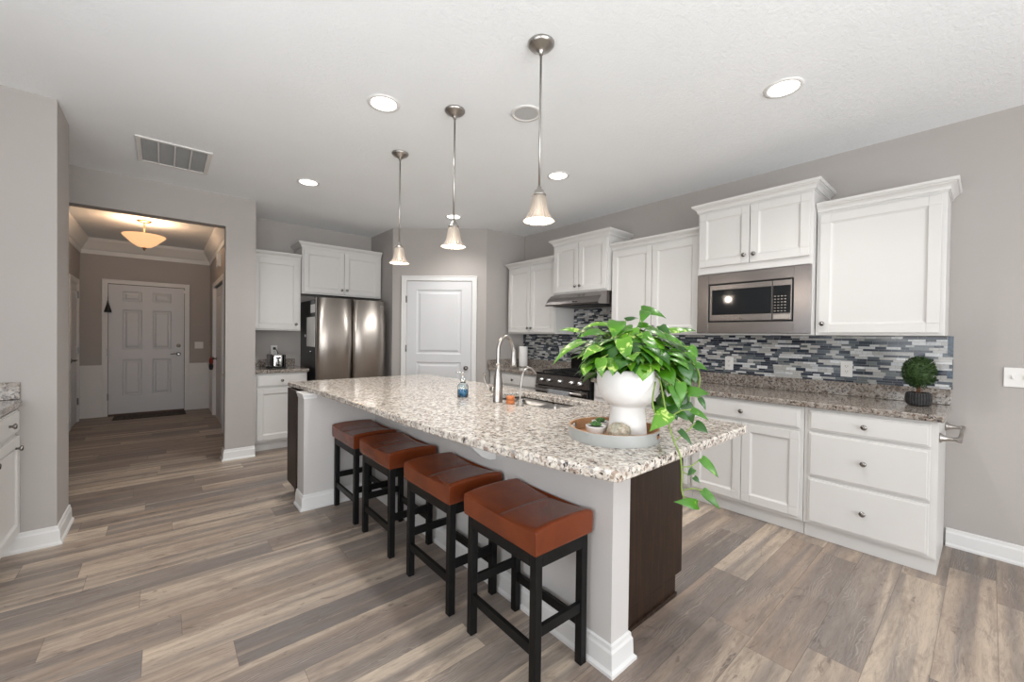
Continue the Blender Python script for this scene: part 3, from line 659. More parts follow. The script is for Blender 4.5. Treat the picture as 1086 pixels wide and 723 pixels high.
# base + upper + counter in the fridge alcove
def b1(t, w): drawer(t, 0.022, w-0.022, 0.724, 0.858, kz=0.79); cab_door(t, 0.022, w-0.022, 0.125, 0.702, w-0.05, 0.62)
base_unit('base_cabinet', 'narrow white base cabinet left of the refrigerator under the toaster', '-y', (0.765, 5.27), 0.535, 0.612, b1)
t = thing('countertop', 'small granite countertop under the toaster', 'countertop', (0.755, 5.235, 0.876))
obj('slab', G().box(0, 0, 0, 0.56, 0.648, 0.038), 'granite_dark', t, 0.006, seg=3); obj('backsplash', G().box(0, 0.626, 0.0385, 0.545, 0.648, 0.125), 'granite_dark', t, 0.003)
upper('upper_cabinet', 'narrow white single-door upper cabinet left of the refrigerator', '-y', (0.765, 5.555), 0.525, 0.325, 1.360, 2.292, 1, False, False, knobs=(0.47, 1.44))
upper('upper_cabinet', 'raised white two-door cabinet above the refrigerator', '-y', (1.292, 5.50), 1.000, 0.380, 1.822, 2.452, 2, True, False)

# refrigerator
t = thing('refrigerator', 'stainless French-door refrigerator with black side', 'refrigerator', (1.365, 5.10, 0))
W, D, Hh = 0.835, 0.70, 1.755
obj('cabinet', G().box(0.0, 0.085, 0.02, W, 0.765, Hh-0.02), 'fridge_side', t, 0.004)
def curved_door(x0, x1, z0, z1):
    g = G(); n = 10; vs = []
    for i in range(n+1):
        u = i/n; x = x0+(x1-x0)*u; y = 0.0+0.030*(2*u-1)**4 - 0.0
        vs += [(x, y, z0), (x, y, z1), (x, 0.075, z0), (x, 0.075, z1)]
    fs = []
    for i in range(n):
        a = 4*i; b = a+4
        fs += [(a, b, b+1, a+1), (a+1, b+1, b+3, a+3), (a+2, a+3, b+3, b+2), (a, a+2, b+2, b)]
    fs += [(0, 1, 3, 2), (4*n, 4*n+2, 4*n+3, 4*n+1)]
    g.add(vs, fs); 
    for i in range(len(g.s)): g.s[i] = (i % 4 == 0 and i < 4*n)
    return g
m = W/2
obj('left_door', curved_door(0.0, m-0.003, 0.72, Hh), 'steel', t); dr = obj('right_door', curved_door(m+0.003, W, 0.72, Hh), 'steel', t)
obj('freezer_drawer', curved_door(0.0, W, 0.07, 0.71), 'steel', t)
obj('hinge_cover', G().box(0.02, 0.06, Hh+0.001, 0.12, 0.20, Hh+0.015), 'matte_black', t); obj('hinge_cover', G().box(W-0.12, 0.06, Hh+0.001, W-0.02, 0.20, Hh+0.015), 'matte_black', t)
obj('badge', G().box(W-0.085, 0.004, 1.685, W-0.035, 0.0075, 1.692), 'chrome', dr)
def side_item(name, mat, y0, y1, z0, z1, label, cat, th=0.002):
    t = tag(obj(name, G().box(1.364-th, y0, z0, 1.3645, y1, z1), mat), label, cat); return t
side_item('notepad', 'paper', 5.20, 5.55, 1.17, 1.53, 'large white paper sheet stuck on the black refrigerator side', 'paper sheet', 0.003)
side_item('note', 'paper', 5.20, 5.38, 1.58, 1.68, 'small white paper high on the black refrigerator side', 'paper sheet')
side_item('note', 'towel', 5.25, 5.36, 1.69, 1.73, 'tiny grey note at the top front of the refrigerator side', 'paper sheet')
tag(obj('magnet', G().lathe([(0.018, 0), (0.018, -0.006), (0.0001, -0.009)], (1.3645, 5.62, 1.30), 14, axis='x'), 'plastic'), 'white round magnet beside the large paper on the refrigerator', 'magnet')
tag(obj('magnet', G().lathe([(0.016, 0), (0.016, -0.006), (0.0001, -0.009)], (1.3645, 5.38, 1.11), 14, axis='x'), 'chrome'), 'silver magnet below the large paper on the refrigerator', 'magnet')

# toaster with cord
t = thing('toaster', 'small black and chrome toaster on the alcove counter', 'toaster', (1.01, 5.46, 0.915))
g = G().box(-0.055, -0.12, 0.012, 0.055, 0.12, 0.165)
obj('body', g, 'chrome', t, 0.025, seg=4)
obj('side_panel', G().box(-0.078, -0.125, 0.01, -0.0555, 0.125, 0.165), 'gloss_black', t, 0.012, seg=3); obj('side_panel', G().box(0.0555, -0.125, 0.01, 0.078, 0.125, 0.165), 'gloss_black', t, 0.012, seg=3)
obj('base', G().box(-0.085, -0.135, 0.0, 0.085, 0.13, 0.012), 'matte_black', t, 0.003)
obj('lever', G().box(-0.006, -0.145, 0.07, 0.006, -0.121, 0.14).box(-0.02, -0.15, 0.12, 0.02, -0.130, 0.135), 'matte_black', t, 0.002)
obj('dial', G().lathe([(0.016, 0), (0.014, -0.012), (0.0001, -0.013)], (0, -0.1205, 0.045), 16, axis='y'), 'matte_black', t)
plate('outlet', (1.065, 5.885, 1.115), 0, 'white outlet behind the toaster with a black plug in it', 'outlet')
t = thing('power_cord', 'black toaster cord plugged into the alcove outlet', 'cord', (1.065, 5.862, 1.135))
obj('plug', G().box(-0.015, -0.022, -0.015, 0.015, 0.011, 0.015), 'matte_black', t, 0.004)
obj('cable', G().tube(spline([(0, -0.022, 0), (0.01, -0.05, -0.01), (0.03, -0.07, -0.07), (0.02, -0.15, -0.12), (-0.02, -0.22, -0.18)]), 0.004, 8), 'matte_black', t)

# range
t = thing('range', 'black and stainless gas range with cloth on the oven handle', 'range', (3.225, 3.360, 0)); rot(t, '-x')
w = 0.755
obj('body', G().box(0.0, 0.045, 0.03, w, 0.655, 0.905), 'matte_black', t, 0.003)
obj('cooktop', G().box(-0.003, 0.02, 0.9055, w+0.003, 0.60, 0.925), 'gloss_black', t, 0.004)
obj('backguard', G().box(0, 0.605, 0.9055, w, 0.652, 1.125), 'gloss_black', t, 0.012, seg=3)
cp = obj('control_panel', G().add([(0.0, 0.012, 0.79), (w, 0.012, 0.79), (w, 0.0442, 0.79), (0, 0.0442, 0.79), (0, 0.025, 0.904), (w, 0.025, 0.904), (w, 0.0442, 0.904), (0, 0.0442, 0.904)], [(0,3,2,1),(4,5,6,7),(0,1,5,4),(1,2,6,5),(2,3,7,6),(3,0,4,7)]), 'steel_h', t)
for u in (0.10, 0.21, 0.375, 0.54, 0.65): obj('burner_knob', G().lathe([(0.024, 0), (0.024, -0.006), (0.018, -0.012), (0.016, -0.034), (0.0001, -0.036)], (u, 0.016, 0.848), 18, axis='y'), 'chrome', cp)
od = obj('oven_door', G().box(0.004, 0.006, 0.17, w-0.004, 0.0442, 0.78), 'gloss_black', t, 0.004)
obj('oven_trim', G().box(0.004, 0.0, 0.715, w-0.004, 0.0055, 0.78), 'steel_h', od)
obj('handle', G().tube([(0.04, -0.045, 0.745), (w-0.04, -0.045, 0.745)], 0.012, 12).box(0.05, -0.045, 0.737, 0.07, -0.0005, 0.753).box(w-0.07, -0.045, 0.737, w-0.05, -0.0005, 0.753), 'nickel', od)
obj('storage_drawer', G().box(0.004, 0.006, 0.04, w-0.004, 0.0442, 0.16), 'steel_h', t, 0.003)
for gx in (0.06, 0.40):
    g = G()
    for k in range(3): g.box(gx+k*0.14, 0.06, 0.936, gx+0.012+k*0.14, 0.57, 0.95)
    for k in range(4): g.box(gx, 0.06+k*0.166, 0.936, gx+0.292, 0.072+k*0.166, 0.95)
    for a_ in (gx, gx+0.28):
        for b_ in (0.06, 0.558): g.box(a_, b_, 0.9255, a_+0.012, b_+0.012, 0.936)
    obj('grate', g, 'matte_black', t)
for gx, gy in ((0.19, 0.18), (0.19, 0.45), (0.56, 0.18), (0.56, 0.45)): obj('burner', G().lathe([(0.045, 0.9255), (0.045, 0.931), (0.03, 0.934), (0.0001, 0.935)], (gx, gy, 0), 20), 'matte_black', t)
g = G(); vs = []; nx = 14
for i in range(nx+1):
    x = 0.26+0.30*i/nx; rip = 0.004*math.sin(i*1.3)
    for y, z in ((-0.028+rip, 0.52), (-0.030, 0.70), (-0.032, 0.755), (-0.045, 0.7605), (-0.062, 0.755), (-0.064, 0.70), (-0.060+rip, 0.50)): vs.append((x, y, z))
fs = [(i*7+k, i*7+k+1, (i+1)*7+k+1, (i+1)*7+k) for i in range(nx) for k in range(6)]
o = obj('dish_towel', G().add(vs, fs, 0, True), 'towel'); o.matrix_world = Matrix.Translation((3.225, 3.360, 0)) @ Matrix.Rotation(-PI/2, 4, 'Z')
sm = o.modifiers.new('thick', 'SOLIDIFY'); sm.thickness = 0.003; sm.offset = 0
tag(o, 'grey dish towel hanging over the oven handle', 'towel')

# things on the right counter
t = thing('paper_towel_roll', 'white paper towel roll standing in the corner left of the range', 'paper towel', (3.69, 4.08, 0.9145))
obj('base', G().lathe([(0.065, 0), (0.065, 0.008), (0.02, 0.012), (0.0001, 0.012)]), 'nickel', t)
obj('roll', G().lathe([(0.018, 0.0125), (0.056, 0.0125), (0.058, 0.016), (0.058, 0.274), (0.056, 0.278), (0.018, 0.278)], n=40, close=False), 'paper', t)
obj('rod', G().lathe([(0.007, 0.012), (0.007, 0.293), (0.011, 0.298), (0.0001, 0.305)], n=14), 'nickel', t)
plate('outlet', (3.879, 0.689, 1.112), -PI/2, 'white outlet in the mosaic tile nearest the topiary', 'outlet')
plate('outlet', (3.879, 1.520, 1.107), -PI/2, 'white outlet in the mosaic tile under the microwave', 'outlet')
plate('outlet', (3.879, 3.56, 1.127), -PI/2, 'white outlet in the mosaic tile left of the range', 'outlet')
plate('light_switch', (3.889, -0.118, 1.115), -PI/2, 'white double light switch plate on the bare wall at the right edge', 'light switch', 'switch', 2)
t = thing('potted_topiary', 'small round green topiary in a black textured pot on the right counter', 'plant', (3.675, 0.29, 0.9145))
obj('pot', G().lathe([(0.046, 0.0), (0.060, 0.010), (0.065, 0.045), (0.060, 0.078), (0.054, 0.084), (0.050, 0.080), (0.050, 0.072), (0.0001, 0.072)], n=48), 'potblack', t)
obj('soil', G().lathe([(0.0495, 0.0725), (0.0001, 0.077)], n=20, close=False), 'soil', t)
g = G()
for k in range(3): g.tube([(0.008*math.cos(k*2.1), 0.008*math.sin(k*2.1), 0.07), (0.006*math.cos(k*2.1+1), 0.006*math.sin(k*2.1+1), 0.12), (0.02*math.cos(k*2.1+2), 0.02*math.sin(k*2.1+2), 0.20)], 0.005, 8)
obj('trunk', g, 'bark', t)
g = G().lathe([(0.0001, 0.125)]+[(0.068*math.sin(a), 0.212-0.085*math.cos(a)) for a in [0.3, 0.6, 0.9, 1.2, 1.57, 1.9, 2.2, 2.5, 2.8]]+[(0.0001, 0.298)], n=20, close=False)
rr = random.Random(3)
for i in range(900):
    u = rr.uniform(-1, 1); a = rr.uniform(0, 2*PI); s_ = math.sqrt(1-u*u)
    n_ = Vector((s_*math.cos(a), s_*math.sin(a), u)); p = Vector((n_.x*0.072, n_.y*0.072, 0.212+n_.z*0.092))*1.0
    tdir = (n_+Vector((rr.uniform(-.7,.7), rr.uniform(-.7,.7), rr.uniform(-.5,.9)))).normalized(); sd = tdir.cross(Vector((rr.uniform(-1,1), rr.uniform(-1,1), rr.uniform(-1,1)))).normalized()
    L = rr.uniform(0.012, 0.02); wd = 0.004
    g.add([p-tdir*0.004, p+tdir*L*0.5+sd*wd, p+tdir*L, p+tdir*L*0.5-sd*wd], [(0, 1, 2, 3)])
obj('foliage', g, 'topiary', t)
# towel bar on the end of the drawer bank
t = thing('towel_bar', 'satin nickel towel bar on the end panel of the drawer bank', 'towel bar', (3.30, 0.1745, 0.782))
for x_ in (0.035, 0.52):
    obj('post', G().lathe([(0.028, 0.0), (0.028, -0.006), (0.020, -0.012), (0.011, -0.035), (0.010, -0.060), (0.015, -0.068), (0.015, -0.085), (0.0001, -0.088)], (x_, 0, 0), 20, axis='y'), 'nickel', t)
obj('bar', G().tube([(0.02, -0.0765, 0.0), (0.535, -0.0765, 0.0)], 0.010, 12), 'nickel', t)

# left foreground cabinet
t = thing('base_cabinet', 'white base cabinet cut off at the left edge of the photo', 'cabinet', (-0.665, 2.80, 0)); rot(t, '+x')
w = 0.935
obj('carcass', G().box(0, 0, 0.10, w, 0.60, 0.874), 'white', t, 0.0015); obj('toe_board', G().box(0, 0.05, 0, w, 0.59, 0.0995), 'white', t)
drawer(t, 0.47, w-0.012, 0.724, 0.858, kz=0.79); cab_door(t, 0.47, w-0.012, 0.125, 0.702, 0.83, 0.64)
drawer(t, 0.012, 0.465, 0.724, 0.858); cab_door(t, 0.012, 0.465, 0.125, 0.702, 0.40, 0.64)
t = thing('countertop', 'granite countertop with rounded corner at the left edge of the photo', 'countertop', (-1.329, 2.78, 0.876))
g = G().prism([(0, 0), (0.70, 0), (0.70, 0.90), (0.695, 0.925), (0.68, 0.945), (0.655, 0.957), (0, 0.957)], 0, 0.038)
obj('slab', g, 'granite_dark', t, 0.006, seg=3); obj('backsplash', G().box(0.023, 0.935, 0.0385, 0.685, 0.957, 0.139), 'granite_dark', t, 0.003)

# ================================================================== ISLAND
t = thing('island', 'kitchen island base with greige knee wall and dark espresso cabinets', 'kitchen island', (1.345, 0.95, 0))
def W_(g): # world -> island local
    return g.tf(Matrix.Translation((-1.345, -0.95, 0)))
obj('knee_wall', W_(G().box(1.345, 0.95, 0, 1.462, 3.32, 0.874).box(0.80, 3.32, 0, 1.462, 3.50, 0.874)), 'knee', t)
bb = G().sweep([(1.597, 0.95), (1.345, 0.95), (1.345, 3.32), (0.80, 3.32), (0.80, 3.50)][::-1][::-1], BB)
bb = G().sweep([(0.7995, 3.50), (0.7995, 3.3195), (1.3445, 3.3195), (1.3445, 0.9495), (1.4625, 0.9495), (1.4625, 1.034)], BB)
obj('baseboard', W_(bb), 'trim', t)
CAPP = [(0, 0.835), (0.004, 0.835), (0.006, 0.85), (0.012, 0.862), (0.014, 0.874), (0, 0.874)]
obj('cap_moulding', W_(G().sweep([(0.7995, 3.50), (0.7995, 3.3195), (0.89, 3.3195)], [(o, z) for o, z in CAPP])), 'trim', t)
g = G()
g.box(1.464, 1.035, 0.0, 2.015, 1.055, 0.10).box(1.464, 1.035, 0.10, 2.08, 1.055, 0.874)
g.box(1.490, 1.025, 0.0, 2.015, 1.035, 0.018)
obj('end_panel', W_(g), 'espresso', t, 0.0015)
g = G().box(2.06, 1.056, 0.10, 2.08, 3.78, 0.874).box(2.0, 1.056, 0, 2.015, 3.70, 0.0995).box(0.79, 3.78, 0.10, 2.08, 3.80, 0.874).box(0.84, 3.74, 0, 2.01, 3.76, 0.0995).box(0.79, 3.502, 0.10, 0.81, 3.779, 0.874).box(0.83, 3.502, 0, 0.845, 3.739, 0.0995).box(1.464, 1.056, 0.10, 2.059, 3.779, 0.115)
obj('cabinet_shell', W_(g), 'espresso', t, 0.0015)
for k, (y0, y1) in enumerate(((1.08, 1.55), (1.58, 2.28), (2.31, 3.0), (3.03, 3.75))):
    g = panel_leaf(y1-y0, 0.735, 0.018, [(0.055, 0.055, y1-y0-0.055, 0.68)], rec=0.008, field=0)
    g.tf(Matrix.Translation((2.099, y0, 0.125)) @ Matrix.Rotation(PI/2, 4, 'Z'))
    dd = obj('door', W_(g), 'espresso', t, 0.002)
# white support brackets under the overhang
def corbel(y):
    pts = [(1.3435, 0.874), (1.13, 0.874), (1.13, 0.850)]+[(1.130+0.20*math.sin(a), 0.850-0.16+0.16*math.cos(a)*1.0) for a in [0.2, 0.5, 0.8, 1.1, 1.4]]+[(1.3435, 0.675)]
    pts = [(1.3435, 0.874), (1.10, 0.874), (1.10, 0.850), (1.13, 0.835), (1.16, 0.800), (1.20, 0.745), (1.25, 0.700), (1.30, 0.675), (1.3435, 0.668)]
    n = len(pts); vs = [(x, y, z) for x, z in pts]+[(x, y+0.022, z) for x, z in pts]
    g = G().add(vs, [tuple(range(n)), tuple(range(n, 2*n))[::-1]]+[(i, (i+1)%n, (i+1)%n+n, i+n) for i in range(n)])
    obj('bracket', W_(g), 'trim', t, 0.003)
corbel(1.69); corbel(2.66)

# island countertop with the sink cut-out
left = [(1.050, 0.742), (1.0, 0.94), (0.955, 1.2), (0.925, 1.5), (0.903, 1.9), (0.890, 2.4), (0.866, 3.0), (0.838, 3.5), (0.800, 3.87)]
left = [tuple(p) for p in spline([Vector((a, b, 0)) for a, b in left], 5)]
outer = [(p[0], p[1]) for p in left] + [(2.12, 3.87), (2.133, 3.85), (2.133, 0.775), (2.118, 0.745), (2.09, 0.738), (1.08, 0.728), (1.058, 0.732)]
sx0, sx1, sy0, sy1 = 1.668, 2.02, 1.605, 2.26
def rrect(x0, x1, y0, y1, r, n=5):
    out = []
    for cx, cy, a0 in ((x1-r, y1-r, 0), (x0+r, y1-r, PI/2), (x0+r, y0+r, PI), (x1-r, y0+r, 1.5*PI)):
        for k in range(n+1): a = a0+PI/2*k/n; out.append((cx+r*math.cos(a), cy+r*math.sin(a)))
    return out
hole = rrect(sx0, sx1, sy0, sy1, 0.04)
bm = bmesh.new(); edges = []
for loop in (outer, hole):
    vs = [bm.verts.new((x-1.5, y-2.3, 0)) for x, y in loop]
    edges += [bm.edges.new((vs[i], vs[(i+1) % len(vs)])) for i in range(len(vs))]
bmesh.ops.triangle_fill(bm, use_beauty=True, use_dissolve=False, edges=edges)
r_ = bmesh.ops.extrude_face_region(bm, geom=bm.faces[:])
bmesh.ops.translate(bm, vec=(0, 0, 0.038), verts=[v for v in r_['geom'] if isinstance(v, bmesh.types.BMVert)])
bmesh.ops.recalc_face_normals(bm, faces=bm.faces)
bmesh.ops.dissolve_limit(bm, angle_limit=0.02, verts=bm.verts, edges=bm.edges)
me = bpy.data.meshes.new('island_countertop'); bm.to_mesh(me); bm.free(); me.materials.append(MT['granite'])
top = bpy.data.objects.new('countertop', me); COL.objects.link(top); top.location = (1.5, 2.3, 0.876)
b = top.modifiers.new('bevel', 'BEVEL'); b.width = 0.008; b.segments = 3; b.limit_method = 'ANGLE'; b.angle_limit = math.radians(50)
tag(top, 'large speckled granite island countertop with bowed seating edge', 'countertop')
TZ = 0.9145
# sink: two stainless bowls hung under the slab
t = thing('sink', 'double-bowl stainless undermount sink in the island', 'sink', (1.844, 1.93, 0.70))
def bowl(x0, x1, y0, y1, zb, zt):
    g = G(); r = 0.045; th = 0.003; n = None; rings = []
    for off, z in ((0.0, zt), (0.002, zb+0.05), (0.010, zb+0.015), (0.035, zb), (0.08, zb-0.002)):
        rings.append([(x-1.844, y-1.93, z-0.70) for x, y in rrect(x0+off, x1-off, y0+off, y1-off, r)])
    n = len(rings[0]); vs = [p for rg in rings for p in rg]
    fs = [(k*n+i, k*n+(i+1)%n, (k+1)*n+(i+1)%n, (k+1)*n+i) for k in range(len(rings)-1) for i in range(n)]
    fs.append(tuple((len(rings)-1)*n+i for i in range(n)))
    g.add(vs, fs, 0, True); return g
ym = 1.90
for y0, y1 in ((sy0-0.006, ym-0.012), (ym+0.012, sy1+0.006)):
    o = obj('bowl', bowl(sx0-0.006, sx1+0.006, y0, y1, 0.70, 0.872), 'sink', t)
    s_ = o.modifiers.new('thick', 'SOLIDIFY'); s_.thickness = 0.003; s_.offset = -1
    obj('drain', G().lathe([(0.04, 0.0), (0.04, 0.003), (0.02, 0.001), (0.0001, 0.0)], ((sx0+sx1)/2-1.844, (y0+y1)/2-1.93, 0.0), 20), 'knob', o)
obj('divider', G().box(sx0-0.004-1.844, ym-0.012-1.93, 0.165, sx1+0.004-1.844, ym+0.012-1.93, 0.171), 'sink', t)
# main faucet
t = thing('faucet', 'tall satin nickel gooseneck kitchen faucet with pull-down head', 'faucet', (1.585, 1.985, TZ))
body = [(0.031, 0), (0.031, 0.004), (0.029, 0.008), (0.030, 0.05), (0.029, 0.10), (0.024, 0.15), (0.017, 0.20), (0.0145, 0.235), (0.0001, 0.236)]
obj('body', G().lathe(body, n=28), 'nickel', t)
# spout leans over the sink (+x and slightly to +y)
pth = [(0, 0, 0.22), (0, 0, 0.30), (0.003, 0, 0.345), (0.02, 0.0, 0.385), (0.055, 0.0, 0.405), (0.095, 0.0, 0.39), (0.118, 0.0, 0.35), (0.125, 0.0, 0.31)]
obj('spout', G().tube(spline(pth, 5), 0.0125, 14), 'nickel', t)
obj('spray_head', G().lathe([(0.0001, 0.21), (0.020, 0.212), (0.022, 0.225), (0.019, 0.27), (0.014, 0.31), (0.013, 0.325), (0.0001, 0.326)], (0.1265, 0.0, 0), 20), 'nickel', t)
hl = obj('handle', G().tube([(0.0, 0.025, 0.07), (-0.003, 0.06, 0.072)], 0.019, 14).tube(spline([(-0.005, 0.06, 0.075), (-0.02, 0.085, 0.095), (-0.035, 0.095, 0.14), (-0.04, 0.092, 0.175)]), [0.006]*4+[0.007]*4+[0.008]*8+[0.009]*3, 10), 'nickel', t)
# filtered-water faucet
t = thing('filter_faucet', 'slender chrome filtered-water tap beside the sink', 'faucet', (1.605, 1.80, TZ))
obj('base', G().lathe([(0.024, 0), (0.024, 0.004), (0.014, 0.010), (0.012, 0.03), (0.008, 0.034), (0.0001, 0.035)], n=20), 'nickel', t)
obj('spout', G().tube(spline([(0, 0, 0.03), (0.004, -0.001, 0.10), (0.012, -0.002, 0.16), (0.022, -0.006, 0.20), (0.045, -0.012, 0.222), (0.075, -0.02, 0.215), (0.10, -0.026, 0.185)], 5), 0.0055, 10), 'nickel', t)
obj('lever', G().box(0.010, -0.006, 0.022, 0.04, 0.006, 0.03), 'matte_black', t, 0.002)
# terracotta scrubber pot
t = thing('scrubber_pot', 'small ridged orange pot between the two faucets', 'pot', (1.605, 1.885, TZ))
obj('lower_ring', G().lathe([(0.023, 0), (0.026, 0.004), (0.026, 0.018), (0.0215, 0.0215), (0.0001, 0.0215)], n=24), 'terracotta', t); obj('upper_ring', G().lathe([(0.0215, 0.022), (0.025, 0.026), (0.025, 0.042), (0.021, 0.047), (0.0001, 0.047)], n=24), 'terracotta', t)
# soap dispenser
t = thing('soap_dispenser', 'clear glass soap dispenser with blue soap on the island', 'soap dispenser', (1.515, 2.27, TZ))
obj('bottle', G().lathe([(0.033, 0), (0.036, 0.004), (0.036, 0.075), (0.030, 0.086), (0.018, 0.094), (0.018, 0.102), (0.0165, 0.102), (0.0165, 0.093), (0.028, 0.084), (0.0335, 0.073), (0.0335, 0.005), (0.0001, 0.004)], n=32, close=False), 'glass', t)
obj('liquid', G().lathe([(0.0001, 0.0045), (0.0325, 0.0055), (0.0325, 0.050), (0.0001, 0.050)], n=28), 'bluewater', t, None) if False else obj('liquid', G().lathe([(0.0001, 0.0045), (0.0325, 0.0055), (0.0325, 0.050), (0.0001, 0.050)], n=28), 'bluewater', t)
obj('pump', G().lathe([(0.020, 0.1025), (0.020, 0.116), (0.010, 0.120), (0.006, 0.122), (0.006, 0.160), (0.012, 0.162), (0.012, 0.170), (0.0001, 0.172)], n=20).tube([(0, 0, 0.166), (-0.025, 0.02, 0.168), (-0.038, 0.03, 0.162)], 0.004, 8), 'chrome', t)

# tray and what stands on it
TC = (1.412, 1.003)
t = thing('tray', 'round grey tray with bamboo inside and cut-out handles on the island', 'tray', (TC[0], TC[1], TZ))
n = 72; g = G(); ro, ri = 0.181, 0.173; zs = [0.0, 0.016, 0.036, 0.046]
hang = -1.17  # direction of one handle
def inh(i):
    a = 2*PI*(i+0.5)/n
    for h_ in (hang, hang+PI):
        dlt = (a-h_+PI) % (2*PI)-PI
        if abs(dlt) < 0.20: return True
    return False
for k in range(3):
    for i in range(n):
        if k == 1 and inh(i): continue
        a0, a1 = 2*PI*i/n, 2*PI*(i+1)/n; c0, s0, c1, s1 = math.cos(a0), math.sin(a0), math.cos(a1), math.sin(a1); z0, z1 = zs[k], zs[k+1]
        g.add([(ro*c0, ro*s0, z0), (ro*c1, ro*s1, z0), (ro*c1, ro*s1, z1), (ro*c0, ro*s0, z1)], [(0, 1, 2, 3)], 0, True)
        g.add([(ri*c0, ri*s0, z0), (ri*c1, ri*s1, z0), (ri*c1, ri*s1, z1), (ri*c0, ri*s0, z1)], [(3, 2, 1, 0)], 1, True)
        if k == 2 or (k == 0 and inh(i)): g.add([(ro*c0, ro*s0, z1), (ro*c1, ro*s1, z1), (ri*c1, ri*s1, z1), (ri*c0, ri*s0, z1)], [(0, 1, 2, 3)], 1)
        if k == 2 and inh(i): g.add([(ro*c0, ro*s0, z0), (ro*c1, ro*s1, z0), (ri*c1, ri*s1, z0), (ri*c0, ri*s0, z0)], [(3, 2, 1, 0)], 1)
obj('rim', g, ['tray_grey', 'bamboo'], t)
obj('base', G().lathe([(0.0001, 0.001), (0.1725, 0.001), (0.1725, 0.005), (0.0001, 0.005)], n=64), 'bamboo', t)
TB = TZ+0.0055
def succulent(loc, label, s=1.0):
    t = thing('potted_succulent', label, 'plant', (loc[0], loc[1], TB), group=None); t.scale = (s, s, s)
    obj('pot', G().lathe([(0.030, 0), (0.034, 0.003), (0.041, 0.038), (0.042, 0.042), (0.038, 0.042), (0.036, 0.034), (0.0001, 0.034)], n=32), 'ceramic', t)
    obj('soil', G().lathe([(0.0355, 0.0345), (0.0001, 0.038)], n=20, close=False), 'soil', t)
    g = G(); r = random.Random(int(loc[0]*1000))
    for ring, (cnt, L, el) in enumerate(((9, 0.026, 0.25), (8, 0.024, 0.6), (6, 0.02, 1.0), (4, 0.014, 1.35))):
        for i in range(cnt):
            a = 2*PI*(i+ring*0.5)/cnt+r.uniform(-.1, .1); dd_ = Vector((math.cos(a)*math.cos(el), math.sin(a)*math.cos(el), math.sin(el))); p = Vector((0, 0, 0.042))
            q = [p, p+dd_*L*0.4, p+dd_*L*0.75, p+dd_*L]; g.tube(q, [0.003, 0.0055, 0.0045, 0.0006], 6)
    obj('rosette', g, 'succulent', t); return t
succulent((1.352, 1.045), 'small green succulent in a white pot at the front left of the tray')
succulent((1.455, 1.100), 'small green succulent in a white pot behind, touching the tall planter', 0.9)
g = G(); r = random.Random(11); n1, n2 = 22, 40
vs = []
for i in range(n1+1):
    th = PI*i/n1
    for j in range(n2):
        ph = 2*PI*j/n2; rad = 1+0.05*math.sin(5*ph+3*th)+r.uniform(-0.035, 0.035)
        z = 0.030-0.034*math.cos(th)*rad; z = max(z, 0.0) if z < 0 else z
        vs.append((0.046*math.sin(th)**0.8*math.cos(ph)*rad, 0.046*math.sin(th)**0.8*math.sin(ph)*rad, z+0.002))
fs = [(i*n2+j, i*n2+(j+1)%n2, (i+1)*n2+(j+1)%n2, (i+1)*n2+j) for i in range(n1) for j in range(n2)]
tag(obj('geode', G().add(vs, fs), 'stone', None, loc=(1.368, 0.945, TB)), 'lumpy beige speckled stone on the tray before the planter', 'stone')

